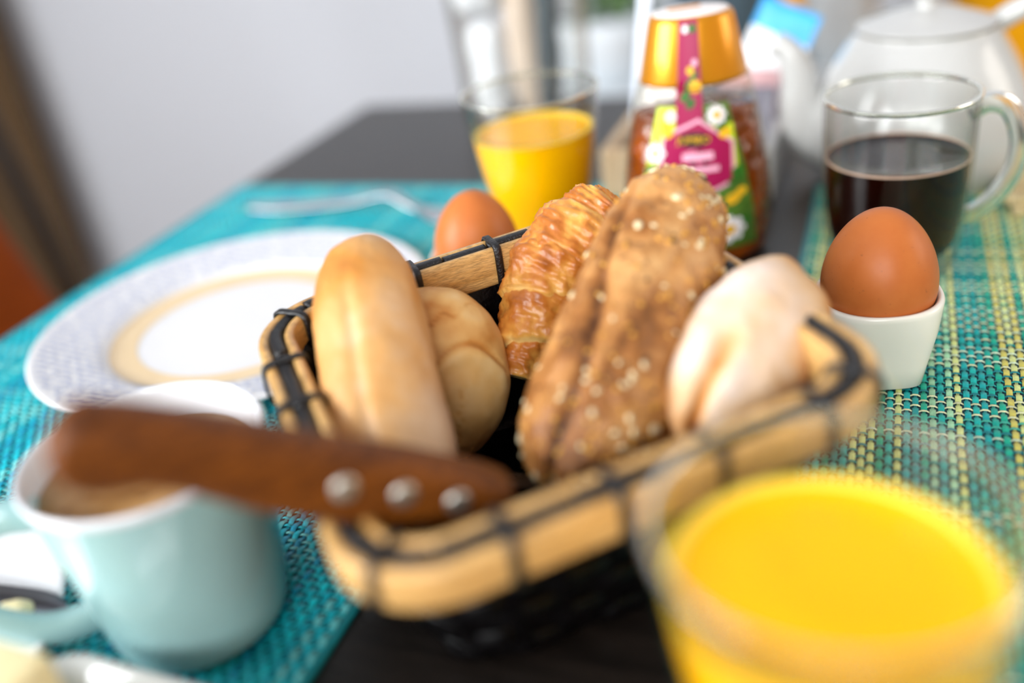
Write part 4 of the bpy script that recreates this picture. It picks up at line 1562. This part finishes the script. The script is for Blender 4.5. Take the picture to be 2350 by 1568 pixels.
# flowers on the magenta strip
for u, z, r_ in ((0.0005, 0.0945, 0.0032), (-0.0015, 0.0890, 0.0030), (0.0010, 0.0855, 0.0028), (0.0030, 0.0985, 0.0022)):
    disc('leaf_print', u, z, r_, r_ * 0.7, M['label_green'], 0.0012, strip, None, 20, 0.9)
disc('flower_print', 0.0035, 0.0935, 0.0036, 0.0036, M['label_yellow'], 0.0015, strip, petal, 32)
disc('flower_print', 0.0010, 0.1010, 0.0024, 0.0024, M['label_yellow'], 0.0015, strip, petal, 32)
disc('flower_print', 0.0035, 0.1045, 0.0020, 0.0020, M['label_pink'], 0.0015, strip, petal, 32)
disc('flower_print', -0.0015, 0.1195, 0.0024, 0.0022, M['label_white'], 0.0015, strip, petal, 32)
disc('leaf_print', 0.0030, 0.1195, 0.0024, 0.0020, M['label_green'], 0.0013, strip, None, 20)

# ---------------------------------------------------------------- teapot
PTX, PTY = 0.0145, 0.590
tp = thing('teapot', 'white porcelain teapot standing behind the coffee glass', 'teapot', (PTX, PTY, 0.0))
prof = smooth_prof([(0.046, 0.0), (0.050, 0.002), (0.0590, 0.015), (0.0612, 0.028), (0.0580, 0.046), (0.0500, 0.064), (0.0415, 0.078), (0.0375, 0.0835), (0.0372, 0.0855), (0.0350, 0.0860), (0.033, 0.083), (0.030, 0.078)], 5)
mesh('pot_body', *lathe((PTX, PTY, 0), prof, 88), M['porcelain'], tp)
lid = mesh('lid', *lathe((PTX, PTY, 0), smooth_prof([(0.0320, 0.0835), (0.0360, 0.0855), (0.0368, 0.0872), (0.0340, 0.0885), (0.028, 0.0905), (0.015, 0.0945), (0.006, 0.0960), (0.001, 0.0962)], 5), 72), M['porcelain'], tp)
mesh('knob', *lathe((PTX, PTY, 0.0950), smooth_prof([(0.0060, 0.0), (0.0055, 0.004), (0.0085, 0.009), (0.0100, 0.014), (0.0080, 0.019), (0.001, 0.0205)], 5), 32), M['porcelain'], lid)
spts = curve3([(PTX - 0.044, PTY - 0.006, 0.020), (PTX - 0.058, PTY - 0.007, 0.028), (PTX - 0.0645, PTY - 0.008, 0.045), (PTX - 0.0665, PTY - 0.009, 0.062), (PTX - 0.0720, PTY - 0.010, 0.0765), (PTX - 0.0800, PTY - 0.0105, 0.0830)], 7)
rs = np.interp(np.linspace(0, 1, len(spts)), [0, 0.25, 0.55, 0.85, 1], [0.0185, 0.0150, 0.0105, 0.0072, 0.0068])
mesh('spout', *sweep(spts, rs, n=28, up=(0, 1, 0.01)), M['porcelain'], tp)
hpt_ = curve3([(PTX + 0.034, PTY + 0.010, 0.081), (PTX + 0.052, PTY + 0.013, 0.090), (PTX + 0.078, PTY + 0.018, 0.089), (PTX + 0.094, PTY + 0.020, 0.070), (PTX + 0.090, PTY + 0.019, 0.045), (PTX + 0.070, PTY + 0.015, 0.028), (PTX + 0.052, PTY + 0.011, 0.024)], 7)
mesh('handle', *sweep(hpt_, 0.0062, 0.0050, n=18, up=(0, 1, 0.01)), M['porcelain'], tp)
mesh('lid_groove', *sweep(np.stack([PTX + 0.0372 * np.cos(a), PTY + 0.0372 * np.sin(a), np.full(80, 0.0858)], 1), 0.0005, 0.0005, n=8, closed=True), plain('grey_rim_line', '6f6a60', 0.4), tp)

# ---------------------------------------------------------------- tea tray with sachets
tr = thing('tea_tray', 'shallow tan and white tray of tea sachets behind the honey', 'tray', (-0.112, 0.605, 0.0))
for nm, c_, s_, m_ in (('bottom', (-0.113, 0.602, 0.004), (0.094, 0.110, 0.006), 'tan_wood'),
                       ('side', (-0.162, 0.602, 0.0165), (0.006, 0.116, 0.031), 'tan_wood'), ('side', (-0.065, 0.602, 0.0165), (0.006, 0.116, 0.031), 'porcelain'),
                       ('end', (-0.1135, 0.547, 0.0165), (0.092, 0.006, 0.031), 'tan_wood'), ('end', (-0.1135, 0.657, 0.0165), (0.092, 0.006, 0.031), 'tan_wood')):
    mesh(nm, *box(c_, s_, 0.0015, seg=2), M[m_], tr, smooth=False)


def sachet(label, c, w, h, rotz, lean, mat, band=None, roll_=0.0):
    """flat paper packet with a pillow shape and crimped ends"""
    n, m = 10, 12
    V = []
    Rm = Matrix.Rotation(rotz, 3, 'Z') @ Matrix.Rotation(lean, 3, 'X') @ Matrix.Rotation(roll_, 3, 'Y')
    top, bot = [], []
    for side in (1, -1):
        for j in range(m + 1):
            for i in range(n + 1):
                x, z = (i / n - 0.5), j / m
                th = 0.0022 * (1 - (2 * x) ** 4) * (math.sin(math.pi * min(1, max(0, (z - 0.08) / 0.84)))) ** 0.5 + 0.0003
                q = Rm @ Vector((x * w, side * th, z * h))
                V.append((c[0] + q.x, c[1] + q.y, c[2] + q.z))
    nn = (n + 1) * (m + 1)
    F = grid_faces(n + 1, m + 1, False)
    F2 = [tuple(i + nn for i in f)[::-1] for f in F]
    ed = []
    for j in range(m):
        for col_ in (0, n):
            a_, b_ = j * (n + 1) + col_, (j + 1) * (n + 1) + col_
            ed.append((a_, b_, b_ + nn, a_ + nn))
    for i in range(n):
        for row in (0, m):
            a_ = row * (n + 1) + i
            ed.append((a_, a_ + 1, a_ + 1 + nn, a_ + nn))
    FF = F + F2 + ed
    mi = []
    for f in FF:
        zz = np.mean([(q % nn) // (n + 1) for q in f]) / m
        mi.append(1 if (band and zz > band) else 0)
    o = mesh('tea_sachet', np.array(V), FF, mat[0], at=c, mats=list(mat), midx=mi)
    tag(o, label, 'sachet')
    return o


sachet('blue topped white tea sachet standing behind the teapot spout', (-0.0940, 0.642, 0.016), 0.040, 0.080, -0.2, -0.20, (M['sachet_white'], M['sachet_blue']), 0.76, 0.38)
sachet('dusty pink tea sachet leaning in the tray beside the honey', (-0.0890, 0.615, 0.008), 0.040, 0.060, -0.2, -0.25, (M['sachet_pink'], M['sachet_white']), 0.80)
sachet('grey tea sachet lying low at the tray front beside the honey', (-0.090, 0.590, 0.008), 0.042, 0.046, -0.15, -0.35, (M['sachet_grey'], M['sachet_grey']))
sachet('crumpled white tea sachet at the back left of the tray', (-0.140, 0.632, 0.008), 0.036, 0.052, 0.15, -0.15, (M['sachet_white'], M['sachet_white']))
sachet('plain white sugar sachet at the front left of the tray', (-0.138, 0.596, 0.008), 0.034, 0.046, -0.1, -0.3, (M['sachet_white'], M['sachet_white']))
st = mesh('sugar_stick', *sweep(curve3([(-0.1500, 0.575, 0.0075), (-0.1455, 0.574, 0.055), (-0.1400, 0.572, 0.095), (-0.1340, 0.570, 0.140)], 6), 0.0042, 0.0012, n=12, up=(0.1, 1, 0)), M['straw'], at=(-0.150, 0.575, 0.0075))
tag(st, 'long thin white sugar stick leaning up out of the tray beside the juice', 'sugar stick')

# ---------------------------------------------------------------- glass jar at the far table end
JX, JY = -0.2660, 0.700
jr = thing('glass_jar', 'tall clear glass jar of wrapped napkins at the far table end', 'jar', (JX, JY, 0.0))
prof = np.vstack([smooth_prof([(0.040, 0.0), (0.046, 0.002), (0.049, 0.015), (0.052, 0.08), (0.056, 0.16), (0.058, 0.20)], 5), smooth_prof([(0.0565, 0.20), (0.0545, 0.16), (0.0505, 0.08), (0.0475, 0.016), (0.03, 0.006), (0.001, 0.006)], 5)])
mesh('jar_wall', *lathe((JX, JY, 0), prof, 64), M['glass'], jr)
mesh('jar_rim', *sweep(np.stack([JX + 0.0572 * np.cos(a), JY + 0.0572 * np.sin(a), np.full(80, 0.2005)], 1), 0.0016, 0.0016, n=10, closed=True), M['glass_rim'], jr)


def roll(name, label, cat, p0, p1, r0, r1, mat):
    V, F, cr, *_ = blob(p0, p1, r0, r1, pw=6, n=32, m=30, up=(0.2, 1, 0.1), disp=lambda S, PH, P: (0.0012 * fbm(P, 60, 2) + 0.0008 * np.cos(6 * PH + 4 * S), np.full(len(P), 0.5)))
    o = mesh(name, V, F, mat, at=tuple(p0))
    tag(o, label, cat)


roll('rolled_napkin', 'white rolled napkin standing upright at the left inside the glass jar', 'napkin', (JX - 0.024, JY - 0.006, 0.008), (JX - 0.026, JY - 0.006, 0.085), 0.014, 0.015, M['napkin'])
roll('rolled_napkin', 'beige paper napkin rolled in the middle of the glass jar', 'napkin', (JX + 0.006, JY + 0.000, 0.008), (JX + 0.004, JY, 0.18), 0.0150, 0.0165, M['beige_paper'])
roll('rolled_napkin', 'dark grey napkin slanted at the right inside the glass jar', 'napkin', (JX + 0.024, JY - 0.018, 0.012), (JX + 0.034, JY - 0.018, 0.16), 0.0085, 0.009, M['grey_cloth'])
roll('rolled_napkin', 'bright white bunched napkin piled on top at the left inside the jar', 'napkin', (JX - 0.0275, JY - 0.006, 0.088), (JX - 0.024, JY - 0.010, 0.175), 0.020, 0.022, M['napkin'])

# ---------------------------------------------------------------- pale wooden coaster at the right edge
wc = thing('wooden_coaster', 'pale slatted wooden coaster at the right edge behind the glass handle', 'coaster', (0.098, 0.555, MZ))
for k in range(5):
    mesh('slat', *box((0.098, 0.525 + k * 0.0145, MZ + 0.008), (0.082, 0.010, 0.005), 0.001, seg=2), M['pale_wood'], wc, smooth=False)
for sx in (0.066, 0.130):
    mesh('runner', *box((sx, 0.554, MZ + 0.003), (0.010, 0.072, 0.0055), 0.001, seg=2), M['pale_wood'], wc, smooth=False)

# ---------------------------------------------------------------- groups of alike things
GROUPS = {'egg': 'boiled eggs in their cups', 'egg_cup': 'white egg cups', 'juice_glass': 'glasses of orange juice', 'orange_juice': 'orange juice fillings',
          'place_mat': 'turquoise woven place mats', 'bread_roll': 'bread rolls in the basket', 'tea_sachet': 'sachets in the tea tray',
          'rolled_napkin': 'rolled napkins in the glass jar', 'potted_plant': 'potted plants on the sideboard'}
for o in bpy.data.objects:
    if o.parent is None and o.name.split('.')[0] in GROUPS:
        o['group'] = GROUPS[o.name.split('.')[0]]
